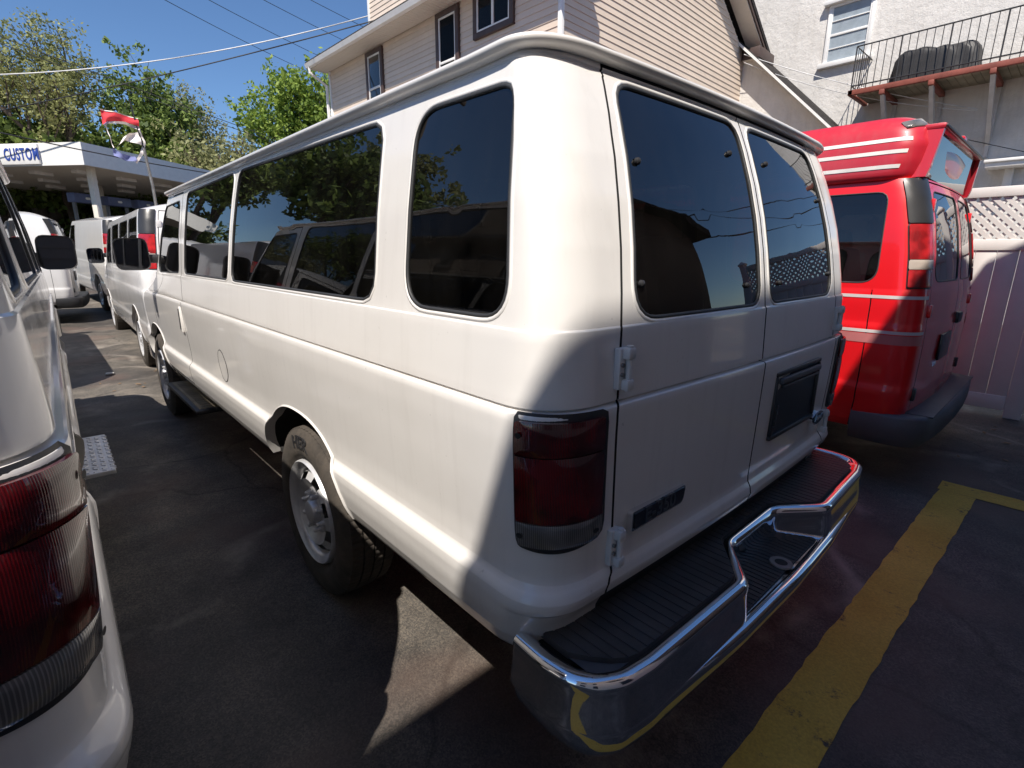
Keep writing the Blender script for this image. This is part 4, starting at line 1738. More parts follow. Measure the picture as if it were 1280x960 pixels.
for y, l_ in ((3.2, 'white vinyl fence post hidden beside the red van nose'), (1.38, 'white vinyl fence post beside the middle of the red van'), (-.44, 'white vinyl fence post just past the red van tail'), (-2.26, 'white vinyl fence post at the open end of the fence')):
    fence_post(y, l_)
for y0, y1, l_ in ((1.38, 3.2, 'lattice-topped white vinyl fence panel hidden alongside the red van'), (-.44, 1.38, 'lattice-topped white vinyl fence panel at the red van tail'), (-2.26, -.44, 'lattice-topped white vinyl fence panel at the open end, past the red van')):
    fence_panel(y0, y1, l_)


# ------------------------------------------------------------------ beige clapboard house
def lap_board(length, expo=.118, proud=.014):
    """one clapboard, drawn along +x, facing -y, bottom at z=0"""
    mb = MB()
    mb.add([(0, 0, expo + .012), (length, 0, expo + .012), (0, -proud, .0), (length, -proud, .0), (0, 0, 0), (length, 0, 0)],
           [(2, 3, 1, 0), (4, 5, 3, 2), (0, 1, 5, 4), (0, 4, 2), (1, 3, 5)], 'siding')
    return mb


HROT = R(2.0)
house = thing('beige_house', 'two-storey beige clapboard house with brown window trim and white eaves', 'house', (5.8, 6.35, 0), HROT)
HW, HD, HE = 7.85, 8.8, 6.62          # gable width (x), depth (y), eave height
RISE = 2.3
wl = MB()
wl.box((.02, .02, 0), (HW - .02, HD - .02, HE), 'siding')
wl.prism([(.02, HE), (HW - .02, HE), (HW / 2, HE + RISE)], .02, HD - .02, 'siding', 'xz')
wl.build('wall', house, smooth=0)
EX = .118
# side wall boards (face -x) then gable boards (face -y); the lowest metres are hidden by vans but are built too
side_b = lap_board(HD)
sb0 = side_b.build('clapboard', house, smooth=0)
nside = int(HE / EX)
for i in range(nside):
    o = sb0 if i == 0 else link('clapboard', sb0.data, house)
    o.rotation_euler = (0, 0, R(-90))
    o.location = (.018, HD, i * EX)
gab = lap_board(HW)
gb0 = gab.build('clapboard', house, smooth=0)
ng = int((HE + RISE - .1) / EX)
first = True
for i in range(ng):
    z = i * EX
    if z + EX <= HE:
        o = gb0 if first else link('clapboard', gb0.data, house)
        first = False
        o.location = (0, .018, z)
    else:
        k = (z + EX - HE) / RISE
        ln = HW * (1 - k)
        if ln < .3:
            break
        g_ = lap_board(ln)
        o = g_.build('clapboard', house, smooth=0)
        o.location = ((HW - ln) / 2, .018, z)
cp = MB()
cp.rbox((-.035, -.035, 0), (.05, .05, HE), 'white_trim', .006)
cp.build('corner_post', house)
cp = MB()
cp.rbox((-.035, HD - .05, 0), (.05, HD + .035, HE), 'white_trim', .006)
cp.build('corner_post', house)
cp = MB()
cp.rbox((HW - .05, -.035, 0), (HW + .035, .05, HE), 'white_trim', .006)
cp.build('corner_post', house)
# eaves with soffit slats, gutter, roof, brown rakes with returns
OV = .52
for side in (0, 1):
    so = MB()
    x0, x1 = (-OV, .0) if side == 0 else (HW, HW + OV)
    so.box((x0, -.30, HE - .02), (x1, HD + .22, HE + .02), 'soffit')
    s_o = so.build('soffit', house, smooth=0)
    if side == 0:
        sl = MB()
        sl.box((x0 + .02, 0, HE - .030), (x1 - .02, .092, HE - .021), 'soffit')
        k0 = None
        for i in range(int((HD + .45) / .105)):
            o = sl.build('soffit_slat', s_o, smooth=0) if k0 is None else link('soffit_slat', k0.data, s_o)
            k0 = k0 or o
            o.location = (0, -.28 + i * .105, 0)
    gu = MB()
    xg = x0 if side == 0 else x1
    d = -1 if side == 0 else 1
    gu.prism([(xg, HE - .03), (xg + d * .07, HE - .01), (xg + d * .11, HE + .09), (xg, HE + .10)], -.33, HD + .25, 'white_trim', 'xz')
    gu.build('gutter', house, smooth=0)
rf = MB()
sl_ = RISE / (HW / 2)
for sx in (0, 1):
    def X(x):
        return x if sx == 0 else HW - x
    z_e = HE + .05
    pts = [(X(-OV - .04), z_e), (X(HW / 2), z_e + sl_ * (HW / 2 + OV + .04)), (X(HW / 2), z_e + .13 + sl_ * (HW / 2 + OV + .04)), (X(-OV - .04), z_e + .12)]
    rf.prism(pts, -.42, HD + .35, 'shingle', 'xz')
rf.build('roof', house, smooth=0)
for sx in (0, 1):
    def X(x):
        return x if sx == 0 else HW - x
    rk = MB()
    pts = [(X(-OV), HE - .02), (X(HW / 2), HE - .02 + sl_ * (HW / 2 + OV)), (X(HW / 2), HE + .22 + sl_ * (HW / 2 + OV)), (X(-OV), HE + .22)]
    rk.prism(pts, -.40, -.36, 'brown_trim', 'xz')
    rk.prism([(a, b - .03) for a, b in pts[:2]] + [(a, b + .02) for a, b in pts[1::-1]], -.36, .02, 'soffit', 'xz')
    rk.build('rake_board', house, smooth=0)
    rb = MB()
    lo, hi = sorted((X(-OV - .06), X(.45)))
    rb.rbox((lo, -.46, HE - .03), (hi, .0, HE + .24), 'brown_trim' if sx else 'white_trim', .008)
    rb.box((lo + .03, -.43, HE - .05), (hi - .03, -.02, HE - .028), 'soffit')
    rb.build('eave_return', house)
dp = MB()
dp.tube([(-OV - .03, HD + .1, HE - .02), (-OV - .03, HD + .1, HE - .14), (-.09, HD + .06, HE - .40), (-.09, HD + .06, 0)], .045, 'white_trim', 8)
dp.build('downspout', house)


def house_window(y0, y1, z0, z1, double=False):
    """window in the wall that faces -x (local x=0)"""
    w_ = MB()
    f = .11
    for a, b, c, d in ((y0 - f, y1 + f, z1, z1 + f), (y0 - f, y1 + f, z0 - f, z0), (y0 - f, y0, z0, z1), (y1, y1 + f, z0, z1)):
        w_.rbox((-.055, a, c), (.02, b, d), 'brown_trim', .006)
    wo = w_.build('window', house)
    s_ = MB()
    g_ = .035
    for a, b, c, d in ((y0, y1, z1 - g_, z1), (y0, y1, z0, z0 + g_), (y0, y0 + g_, z0 + g_, z1 - g_), (y1 - g_, y1, z0 + g_, z1 - g_)):
        s_.rbox((-.045, a, c), (.02, b, d), 'white_trim', .004)
    if double:
        m_ = (y0 + y1) / 2
        s_.rbox((-.048, m_ - .03, z0 + g_), (.02, m_ + .03, z1 - g_), 'white_trim', .004)
    else:
        m_ = (z0 + z1) / 2
        s_.rbox((-.048, y0 + g_, m_ - .025), (.02, y1 - g_, m_ + .025), 'white_trim', .004)
    s_.build('sash', wo)
    p_ = MB()
    p_.add([(-.026, y0 + .02, z0 + .02), (-.026, y1 - .02, z0 + .02), (-.026, y1 - .02, z1 - .02), (-.026, y0 + .02, z1 - .02)], [(0, 1, 2, 3)], 'clear_glass')
    p_.build('pane', wo, smooth=0)
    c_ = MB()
    c_.box((-.019, y0, z0), (-.0155, y1, z1), 'dark_interior')  # flat dark sheet standing for the unlit room behind the pane
    c_.build('dark_interior', wo, smooth=0)


# local y = distance along the wall from the near corner
house_window(5.98, 6.58, 4.90, 6.44)
house_window(2.92, 3.50, 4.70, 6.46)
house_window(1.27, 2.22, 5.86, 6.48, double=True)
house_window(6.0, 6.8, 1.3, 2.8)
# upper wall standing behind the eave
up_ = MB()
up_.box((.75, 1.5, HE), (HW - .8, 7.7, HE + 3.4), 'siding')
up_.build('dormer', house, smooth=0)
ub = lap_board(6.2)
u0 = None
for i in range(28):
    o = ub.build('clapboard', house, smooth=0) if u0 is None else link('clapboard', u0.data, house)
    u0 = u0 or o
    o.rotation_euler = (0, 0, R(-90))
    o.location = (.748, 7.7, HE + .05 + i * EX)
uc = MB()
uc.rbox((.71, 7.65, HE), (.80, 7.73, HE + 3.4), 'white_trim', .005)
uc.build('corner_post', house)

# ------------------------------------------------------------------ white annex with a steep dark roof
ann = thing('white_annex', 'small white gabled annex with a steep dark shingle roof beside the stucco building', 'building', (13.35, 0, 0))
sa = .974


def az(y):
    return 4.55 + sa * (y - 4.1)


am = MB()
am.prism([(3.3, 0), (8.8, 0), (8.8, az(8.8) - .12), (3.3, az(3.3) - .12)], .0, 1.2, 'stucco', 'yz')
am.build('wall', ann, smooth=0)
ar = MB()
ar.prism([(2.9, az(2.9) - .10), (9.0, az(9.0) - .10), (9.0, az(9.)), (2.9, az(2.9))], -.34, 1.2, 'shingle', 'yz')
ar.build('roof', ann, smooth=0)
at = MB()
at.prism([(2.9, az(2.9) - .09), (9.0, az(9.0) - .09), (9.0, az(9.0) - .015), (2.9, az(2.9) - .015)], -.365, -.342, 'white_trim', 'yz')
at.build('rake_board', ann, smooth=0)

# ------------------------------------------------------------------ stucco building with balcony
BX = 14.6
stu = thing('stucco_building', 'tall white stucco building with a sash window and an iron-railed balcony', 'building', (BX, 0, 0))
sm_ = MB()
sm_.box((0, -1.5, 0), (8, 12, 11), 'stucco')
sm_.build('wall', stu, smooth=0)


def stucco_window(y0, y1, z0, z1):
    w_ = MB()
    f = .07
    for a, b, c, d in ((y0 - f, y1 + f, z1, z1 + f), (y0 - f, y0, z0, z1), (y1, y1 + f, z0, z1)):
        w_.rbox((-.05, a, c), (.02, b, d), 'white_trim', .006)
    w_.rbox((-.13, y0 - .16, z0 - .12), (.02, y1 + .16, z0), 'white_trim', .01)
    w_.rbox((-.16, y0 - .14, z1 + f), (.02, y1 + .18, z1 + f + .10), 'white_trim', .01)
    wo = w_.build('window', stu)
    s_ = MB()
    for k in range(1, 4):
        z = z0 + (z1 - z0) * k / 4
        s_.rbox((-.035, y0, z - (.028 if k == 2 else .012)), (.01, y1, z + (.028 if k == 2 else .012)), 'white_trim', .004)
    for a, b in ((y0, y0 + .035), (y1 - .035, y1)):
        s_.rbox((-.04, a, z0), (.01, b, z1), 'white_trim', .004)
    s_.build('sash', wo)
    p_ = MB()
    p_.add([(-.022, y0, z0), (-.022, y1, z0), (-.022, y1, z1), (-.022, y0, z1)], [(0, 1, 2, 3)], 'blind_glass')
    p_.build('pane', wo, smooth=0)
    c_ = MB()
    c_.box((-.012, y0, z0), (-.006, y1, z1), 'blind')
    c_.build('blind', wo, smooth=0)


stucco_window(4.08, 4.98, 6.45, 7.72)
# small hooded door light / ledge low on the wall
hd = MB()
hd.rbox((-.55, .55, 3.42), (.0, 1.25, 3.52), 'white_trim', .01)
hd.rbox((-.60, .52, 3.52), (.0, 1.28, 3.58), 'white_trim', .01)
hd.rbox((-.10, .80, 2.7), (.0, .95, 3.42), 'white_trim', .01)
hd.build('door_hood', stu)

bal = thing('balcony', 'wooden balcony with red-brown edge and black iron railing on the stucco wall', 'balcony', (BX, 0, 0))
BZ, BD, BY0, BY1 = 5.30, 1.30, -1.45, 3.95
fl = MB()
fl.rbox((-BD, BY0, BZ - .06), (-BD + .10, BY1, BZ + .05), 'redwood', .01)
fl.rbox((-BD, BY1 - .10, BZ - .06), (0, BY1, BZ + .05), 'redwood', .01)
fl.build('edge_beam', bal)
pb_ = MB()
pb_.rbox((-BD + .102, .003, BZ - .03), (-.002, .137, BZ + .01), 'old_wood', .004)
p0 = None
for i in range(int((BY1 - BY0 - .12) / .14)):
    o = pb_.build('floor_plank', bal) if p0 is None else link('floor_plank', p0.data, bal)
    p0 = p0 or o
    o.location = (0, BY1 - .12 - .14 * (i + 1), 0)
for y in (3.25, 2.35, 1.35, .3, -.9):
    j = MB()
    j.rbox((-BD - .03, y - .05, BZ - .16), (-.002, y + .05, BZ - .062), 'redwood', .008)
    j.build('joist', bal)
    b_ = MB()
    b_.prism([(-BD + .06, BZ - .165), (-BD + .20, BZ - .165), (-.002, BZ - 1.25), (-.002, BZ - 1.42)], y - .04, y + .04, 'grey_paint', 'xz')
    b_.rbox((-.07, y - .042, BZ - 1.6), (-.001, y + .042, BZ - .165), 'grey_paint', .006)
    b_.build('brace', bal)
rl_ = MB()
XR = -BD + .04
for z in (BZ + .14, BZ + .98):
    rl_.tube([(-.02, BY1 - .05, z), (XR, BY1 - .05, z), (XR, BY0, z)], .016, 'iron', 6)
rl_.build('railing', bal, smooth=0)
bb = MB()
bb.tube([(0, 0, BZ + .02), (0, 0, BZ + .98)], .0085, 'iron', 6)
b0 = None
yy = BY1 - .05
i = 0
while yy > BY0 + .02:
    o = bb.build('baluster', bal) if b0 is None else link('baluster', b0.data, bal)
    b0 = b0 or o
    o.location = (XR, yy, 0)
    if i % 6 == 0:
        o.scale = (1.9, 1.9, 1.0)
    yy -= .145
    i += 1
for k in range(1, 8):
    o = link('baluster', b0.data, bal)
    o.location = (XR + k * .15, BY1 - .05, 0)

# barbecue grill under a black cover on the balcony
gr_ = MB()
bm = bmesh.new()
bmesh.ops.create_grid(bm, x_segments=46, y_segments=30, size=1)
gv, gf = [], []
bm.verts.index_update()
n1 = 72
levels = [(0., .52, .0), (.12, .505, 0.), (.30, .485, 0), (.46, .475, 0), (.53, .465, 0), (.59, .43, 0), (.62, .36, 0), (.635, .18, 0), (.64, .001, 0)]
for li, (z, sc, _) in enumerate(levels):
    for k in range(n1):
        t = 2 * math.pi * k / n1
        ex = 3.2 if z > .5 else 5.
        c, s_ = math.cos(t), math.sin(t)
        y = math.copysign(abs(c) ** (2 / ex), c) * sc * 1.55
        x = math.copysign(abs(s_) ** (2 / ex), s_) * sc * .62
        fold = (.022 * math.sin(t * 11 + 1.3 * math.sin(t * 3)) + .014 * math.sin(t * 23 + z * 5)) * (1.25 - z) * (0.3 + sc)
        sag = .05 * y + .025 * math.sin(y * 5.3 + x * 3) + .02 * math.sin(y * 17 + x * 9)
        gv.append((x * (1 + fold * 2), y * (1 + fold), z + (sag if z > .45 else sag * z * 1.3) + (.02 * math.sin(t * 9) if li == 0 else 0) + .03))
for li in range(len(levels) - 1):
    for k in range(n1):
        gf.append((li * n1 + k, li * n1 + (k + 1) % n1, (li + 1) * n1 + (k + 1) % n1, (li + 1) * n1 + k))
bm.free()
gr_.add(gv, gf, 'tarp')
go = gr_.build('covered_grill', smooth=50)
go.location = (BX - .86, 2.42, BZ + .01)
tag(go, 'barbecue grill under a crumpled black cover on the balcony', 'grill')

# ------------------------------------------------------------------ filling station canopy with sign, pumps
CA = Vector((.02, 22.2))
ca = thing('station_canopy', 'white filling station canopy with blue lettering on its fascia', 'canopy', (CA.x, CA.y, GZ(22)), R(39))
ZC0, ZC1 = 4.28 - GZ(22), 4.98 - GZ(22)
fs_ = MB()
LX, LY = 16., 11.
fs_.box((0, 0, ZC0), (.12, LY, ZC1), 'white_trim')
fs_.build('fascia', ca, smooth=0)
fs_ = MB()
fs_.box((.12, 0, ZC0), (LX, .12, ZC1), 'white_trim')
fs_.build('fascia', ca, smooth=0)
fs_ = MB()
fs_.box((.12, .12, ZC0 + .08), (LX, LY, ZC0 + .16), 'soffit')
fs_.box((.12, .12, ZC1 - .16), (LX, LY, ZC1 - .06), 'soffit')
fs_.build('canopy_deck', ca, smooth=0)
for x, y in ((.9, .75), (5.4, .75), (.9, 5.2), (5.4, 5.2), (10.5, .75)):
    c_ = MB()
    c_.rbox((x - .10, y - .10, 0), (x + .10, y + .10, ZC0 + .08), 'soffit', .02)
    c_.build('column', ca)
for x in (1.6, 3.4, 5.2, 7.0):
    for y in (1.8, 3.6, 5.4, 7.2):
        l_ = MB()
        l_.rbox((x - .35, y - .13, ZC0 - .04), (x + .35, y + .13, ZC0 + .079), 'white_trim', .01)
        l_.build('ceiling_lamp', ca)
sg = MB()
sg.rbox((-.07, 1.62, ZC0 + .04), (-.003, 6.4, ZC1 - .03), 'white_trim', .01)
so_ = sg.build('sign_panel', ca)
tv, tf = text_mesh('CUSTOM', .52, .015, bold=.010, space=1.12)
tx = MB()
tx.add([(-.072 - p.z, 2.26 - p.x * .60, ZC0 + .335 + p.y) for p in tv], tf, 'blue_sign')
tx.build('lettering', so_, smooth=0)
PUMPS = [(.15, 26.6), (1.25, 27.4), (2.35, 28.2)]
for i, (x, y) in enumerate(PUMPS):
    pu = thing('fuel_pump', ['dark fuel pump with a blue header nearest the canopy sign', 'dark fuel pump with a blue header between the other two pumps', 'dark fuel pump with a blue header deepest under the canopy'][i], 'fuel pump', (x, y, GZ(y)), R(39), group='fuel pumps under the canopy')
    b_ = MB()
    b_.rbox((-.45, -.28, 0), (.45, .28, 1.55), 'pump_dark', .03)
    b_.rbox((-.32, -.30, .95), (.32, .30, 1.40), 'pump_grey', .02)
    b_.build('cabinet', pu)
    b_ = MB()
    b_.rbox((-.55, -.18, 2.95), (.55, .18, 3.30), 'pump_blue', .03)
    b_.rbox((-.14, -.19, 3.04), (.14, .19, 3.20), 'white_trim', .06)
    b_.build('header', pu)
    for sx in (-1, 1):
        b_ = MB()
        b_.rbox((sx * .45 - .05, -.05, 1.5), (sx * .45 + .05, .05, 2.96), 'pump_grey', .01)
        b_.build('post', pu)
        b_ = MB()
        b_.tube([(sx * .46, -.20, .8), (sx * .62, -.24, .45), (sx * .66, -.24, .9), (sx * .5, -.22, 1.25)], .02, 'pump_dark', 6)
        b_.rbox((sx * .46 - .05, -.30, 1.1), (sx * .46 + .05, -.18, 1.35), 'bright_lens', .02)
        b_.build('hose', pu)

# ------------------------------------------------------------------ torn flag on its pole
FP = Vector((.50, 14.0))
fp = MB()
fp.tube([(.10, 0, 0), (.06, 0, 2.8), (.0, 0, 3.6)], .03, 'dull_steel', 8)
fp.tube([(.0, 0, 3.6), (-.07, 0, 4.05), (-.12, 0, 4.55)], .014, 'iron', 6)
fpo = fp.build('flagpole')
fpo.location = (FP.x, FP.y, GZ(14))
tag(fpo, 'thin bent flagpole rising behind the white vans', 'flagpole')
flag = thing('torn_flag', 'tattered red, white and blue flag flying in strips from the thin pole', 'flag', (FP.x - .12, FP.y, GZ(14)))


def cloth(pts_top, pts_bot, mat, name, parent, amp=.03, n=26, m=7):
    mb = MB()
    T = np.array(pts_top, float)
    B = np.array(pts_bot, float)

    def ev(Pp, t):
        L = np.linspace(0, 1, len(Pp))
        return np.array([np.interp(t, L, Pp[:, i]) for i in range(2)])
    vs_ = []
    for i in range(n):
        t = i / (n - 1)
        a, b = ev(T, t), ev(B, t)
        for j in range(m):
            q = a + (b - a) * j / (m - 1)
            vs_.append((q[0], amp * math.sin(t * 9 + j * .5) + .02 * math.sin(q[1] * 30), q[1]))
    mb.add(vs_, [(i * m + j, (i + 1) * m + j, (i + 1) * m + j + 1, i * m + j + 1) for i in range(n - 1) for j in range(m - 1)], mat)
    o = mb.build(name, parent, smooth=60)
    return o


GZF = -GZ(14)
cloth([(-.54, 4.41 + GZF), (-.3, 4.395 + GZF), (.10, 4.33 + GZF)], [(-.545, 4.12 + GZF), (-.45, 4.20 + GZF), (-.15, 4.24 + GZF), (.10, 4.18 + GZF)], 'flag_red', 'red_strip', flag)
cloth([(-.545, 4.43 + GZF), (-.3, 4.415 + GZF), (.10, 4.35 + GZF)], [(-.54, 4.41 + GZF), (-.3, 4.395 + GZF), (.10, 4.33 + GZF)], 'flag_white', 'top_hem', flag, m=3)
cloth([(-.52, 4.13 + GZF), (-.45, 4.20 + GZF), (-.15, 4.24 + GZF), (.10, 4.18 + GZF)], [(-.515, 4.10 + GZF), (-.44, 4.165 + GZF), (-.15, 4.195 + GZF), (.10, 4.10 + GZF)], 'flag_white', 'white_strip', flag, m=3)
cloth([(.10, 4.35 + GZF), (.11, 4.1 + GZF), (.17, 3.85 + GZF), (.10, 3.62 + GZF), (-.05, 3.40 + GZF)], [(.06, 4.30 + GZF), (.075, 4.1 + GZF), (.13, 3.85 + GZF), (.04, 3.64 + GZF), (-.08, 3.44 + GZF)], 'flag_white', 'edge_strip', flag, m=3)
cloth([(-.505, 4.12 + GZF), (-.47, 3.9 + GZF), (-.43, 3.68 + GZF)], [(-.49, 4.12 + GZF), (-.455, 3.9 + GZF), (-.415, 3.68 + GZF)], 'flag_white', 'edge_strip', flag, m=2)
cloth([(-.33, 3.74 + GZF), (-.22, 3.92 + GZF), (-.10, 4.02 + GZF), (.08, 4.07 + GZF)], [(-.36, 3.72 + GZF), (-.20, 3.86 + GZF), (-.12, 3.84 + GZF), (.09, 3.80 + GZF)], 'flag_white', 'torn_shred', flag, amp=.05)
cloth([(-.45, 3.68 + GZF), (-.30, 3.58 + GZF), (-.05, 3.55 + GZF)], [(-.44, 3.52 + GZF), (-.25, 3.44 + GZF), (-.05, 3.44 + GZF)], 'flag_blue', 'blue_strip', flag, amp=.04)


# ------------------------------------------------------------------ overhead cables
def cable(name, a, b, sag, rad, mat, label, group='overhead cables'):
    a, b = Vector(a), Vector(b)
    pts = []
    for i in range(33):
        t = i / 32
        p = a.lerp(b, t)
        p.z -= sag * 4 * t * (1 - t)
        pts.append(p)
    mb = MB()
    mb.tube(pts, rad, mat, 6)
    return tag(mb.build(name, smooth=60), label, 'cable', group)


def at(px, py, y=None, x=None):
    d = fw + r2 * ((px - 640) / FPX) - u2 * ((py - 480) / FPX)
    t = (y - CAM_POS.y) / d.y if y is not None else (x - CAM_POS.x) / d.x
    return CAM_POS + d * t


def span(pa, pb, sag, rad, mat, label):
    return cable('overhead_cable', pa, pb, sag, rad, mat, label)


# a cable end sits on a house, a pole or beyond the frame; its depth is that of the thing it runs to
span(at(-160, 92, y=25), at(474, 16, y=14.2), .55, .016, 'wire_white', 'pale thick service cable sagging to the beige house')
span(at(-160, 168, y=25), at(640, -24, y=10.5), .25, .016, 'wire', 'black service cable crossing the white eaves of the beige house')
for k, (x0, x1) in enumerate(((214, 400), (268, 452), (334, 520), (392, 575))):
    span(at(x0 - 120, -62, y=30), at(x1 + 10, 100 - k * 2, y=46), .25, .018, 'wire', ['thin high utility wire passing closest to the trees', 'thin high utility wire, second out from the trees', 'thin high utility wire, second out from the house eaves', 'thin high utility wire closest to the house eaves'][k])
for dy in (0, 9):
    span(at(-40, 30 + dy, y=28), at(420, 200 + dy * .4, y=31), .1, .016, 'wire', ['upper utility wire running through the tree crowns', 'lower utility wire running through the tree crowns'][dy // 9])
span(at(-60, 152, y=18), at(330, 226, y=21), .12, .016, 'wire', 'black cable strung across the front of the canopy')
span(at(930, 68, x=13.0), at(1222, 136, x=14.2), .12, .010, 'wire_white', 'pale cable stretched low across the stucco wall')
span(at(930, 78, x=13.0), at(1222, 138, x=14.2), .22, .008, 'wire_white', 'pale cable drooping below its twin on the stucco wall')
span(at(1100, 150, x=14.45), at(1400, 214, x=14.45), .02, .008, 'wire', 'thin black wire along the shaded stucco wall')


# ------------------------------------------------------------------ trees
def make_tree(name, label, loc, height, spread, leafmat, nleaf, leaf, seed, trunk_r=.22, bare=.0, low=.25, cat='tree', group='trees behind the filling station', clump=.55, forks=(3, 3, 3, 3)):
    r_ = random.Random(seed)
    t = thing(name, label, cat, loc, group=group)
    mb = MB()
    tips = []

    def grow(p, d, L, rad, depth):
        pts = [p]
        q = p.copy()
        dd = d.copy()
        k = 4
        for i in range(k):
            dd = (dd + Vector((r_.uniform(-.18, .18), r_.uniform(-.18, .18), r_.uniform(-.04, .14)))).normalized()
            q = q + dd * (L / k)
            pts.append(q.copy())
            if depth >= 2:
                tips.append((q.copy(), depth))
        rads = [rad * (1 - .42 * i / k) for i in range(k + 1)]
        mb.tube(pts, rads, 'bark', 7 if depth < 2 else (5 if depth < 3 else 4))
        if depth >= len(forks):
            tips.append((q.copy(), depth + 1))
            return
        for i in range(forks[depth]):
            a = 2 * math.pi * (i + r_.uniform(-.25, .25)) / forks[depth] + depth
            tilt = r_.uniform(.45, .85) if depth else r_.uniform(.35, .65)
            h = Vector((math.cos(a), math.sin(a), 0))
            nd = (dd * math.cos(tilt) + h * math.sin(tilt) + Vector((0, 0, .12))).normalized()
            start = pts[-1] if i else pts[-1]
            if i == forks[depth] - 1 and depth > 0:
                start = pts[2]
            grow(start, nd, L * r_.uniform(.62, .80), rad * .55, depth + 1)
    grow(Vector((0, 0, 0)), Vector((r_.uniform(-.05, .05), r_.uniform(-.05, .05), 1)), height * low, trunk_r, 0)
    # stretch the skeleton to the wanted height and spread
    zs_ = max(p.z for p, _ in tips)
    xs_ = max(max(abs(p.x), abs(p.y)) for p, _ in tips)
    kz, kx = height / zs_ * .97, spread / xs_ * .92
    mb.v = [(x * kx if z > height * low * .4 else x, y * kx if z > height * low * .4 else y, z * kz) for x, y, z in mb.v]
    mb.build('trunk', t, smooth=60)
    pts = [Vector((p.x * kx, p.y * kx, p.z * kz)) for p, _ in tips]
    pts = [p for p in pts if r_.random() > bare]
    V = np.zeros((nleaf * 4, 3), np.float32)
    npr = np.random.default_rng(seed)
    base = np.array([pts[i] for i in npr.integers(0, len(pts), nleaf)])
    # a second scatter stage: each leaf belongs to a small twig clump
    nc = max(1, nleaf // 16)
    cl = npr.normal(0, clump, (nc, 3)) * np.array([1, 1, .75])
    cb = np.array([pts[i] for i in npr.integers(0, len(pts), nc)]) + cl
    ci = npr.integers(0, nc, nleaf)
    c = cb[ci] + npr.normal(0, clump * .30, (nleaf, 3))
    u = npr.normal(0, 1, (nleaf, 3))
    u /= np.linalg.norm(u, axis=1, keepdims=True)
    w = npr.normal(0, 1, (nleaf, 3))
    w -= (w * u).sum(1, keepdims=True) * u
    w /= np.linalg.norm(w, axis=1, keepdims=True)
    sz = leaf * npr.uniform(.55, 1.3, (nleaf, 1))
    a, b = u * sz, w * sz * .55
    V = np.stack([c - a, c + b, c + a, c - b], 1).reshape(-1, 3)
    F = np.arange(nleaf * 4).reshape(-1, 4)
    me = bpy.data.meshes.new('crown')
    me.from_pydata(V.tolist(), [], F.tolist())
    me.materials.append(M[leafmat])
    link('crown', me, t)
    return t


TY = 34
make_tree('tall_tree', 'tall spring tree with bare brown twigs and olive buds above the canopy sign', (.4, TY, .4), 12.2, 4.3, 'leaf_olive', 11000, .085, 3, trunk_r=.30, clump=.5, forks=(3, 3, 3, 3, 2))
make_tree('leafy_tree', 'dark green leafy tree rising straight behind the torn flag', (3.9, TY + 1, .4), 11.2, 2.7, 'leaf_dark', 7500, .13, 11, trunk_r=.2, clump=.5)
make_tree('sparse_tree', 'pale thinly leaved tree between the dark tree and the bright one', (6.7, TY + 3, .4), 10.6, 3.0, 'leaf_pale', 7000, .085, 21, trunk_r=.16, clump=.5)
make_tree('bright_tree', 'bright yellow-green tree against the sky next to the beige house', (11.2, TY, .4), 12.0, 3.7, 'leaf_bright', 15000, .14, 5, trunk_r=.24, clump=.6)
make_tree('background_tree', 'olive tree at the far edge behind the canopy sign', (-3.2, TY + 2, .4), 11.5, 4.2, 'leaf_olive', 9000, .15, 31, trunk_r=.28, clump=.55)
make_tree('background_tree', 'low green tree behind the canopy columns', (1.2, TY + 4, .4), 8.2, 3.6, 'leaf_dark', 10000, .19, 41, low=.12, clump=.6)
make_tree('background_tree', 'low bushy tree behind the roof of the white passenger van', (7.6, TY - 3, .4), 7.0, 3.6, 'leaf_pale', 9000, .12, 51, low=.12, clump=.6)
make_tree('background_tree', 'low spreading green tree at the foot of the thin pale one', (5.0, TY - 1, .4), 6.8, 3.4, 'leaf_dark', 9000, .18, 57, low=.12, clump=.6)
make_tree('background_tree', 'shaggy green tree at the foot of the dark leafy tree', (-1.6, TY + 1, .4), 7.0, 3.8, 'leaf_dark', 10000, .2, 59, low=.12, clump=.6)
for k_, (x_, y_, h_, lm_) in enumerate(((-5.5, 36, 5.0, 'leaf_dark'), (-2.6, 38, 4.6, 'leaf_olive'), (.2, 37, 5.2, 'leaf_dark'), (2.8, 38, 5.0, 'leaf_dark'), (5.6, 37, 5.4, 'leaf_bright'), (8.6, 38, 5.2, 'leaf_dark'))):
    make_tree('tall_shrub', ['dark', 'olive', 'dark', 'dark', 'bright', 'dark'][k_] + ' tall shrub in the green screen ' + ['left of the sign', 'under the sign', 'behind the front column', 'behind the flagpole', 'past the canopy', 'before the bright tree'][k_], (x_, y_, .4), h_, 2.5, lm_, 7000, .2, 90 + k_, low=.05, trunk_r=.12, clump=.75, cat='shrub', group='shrubs screening the filling station')
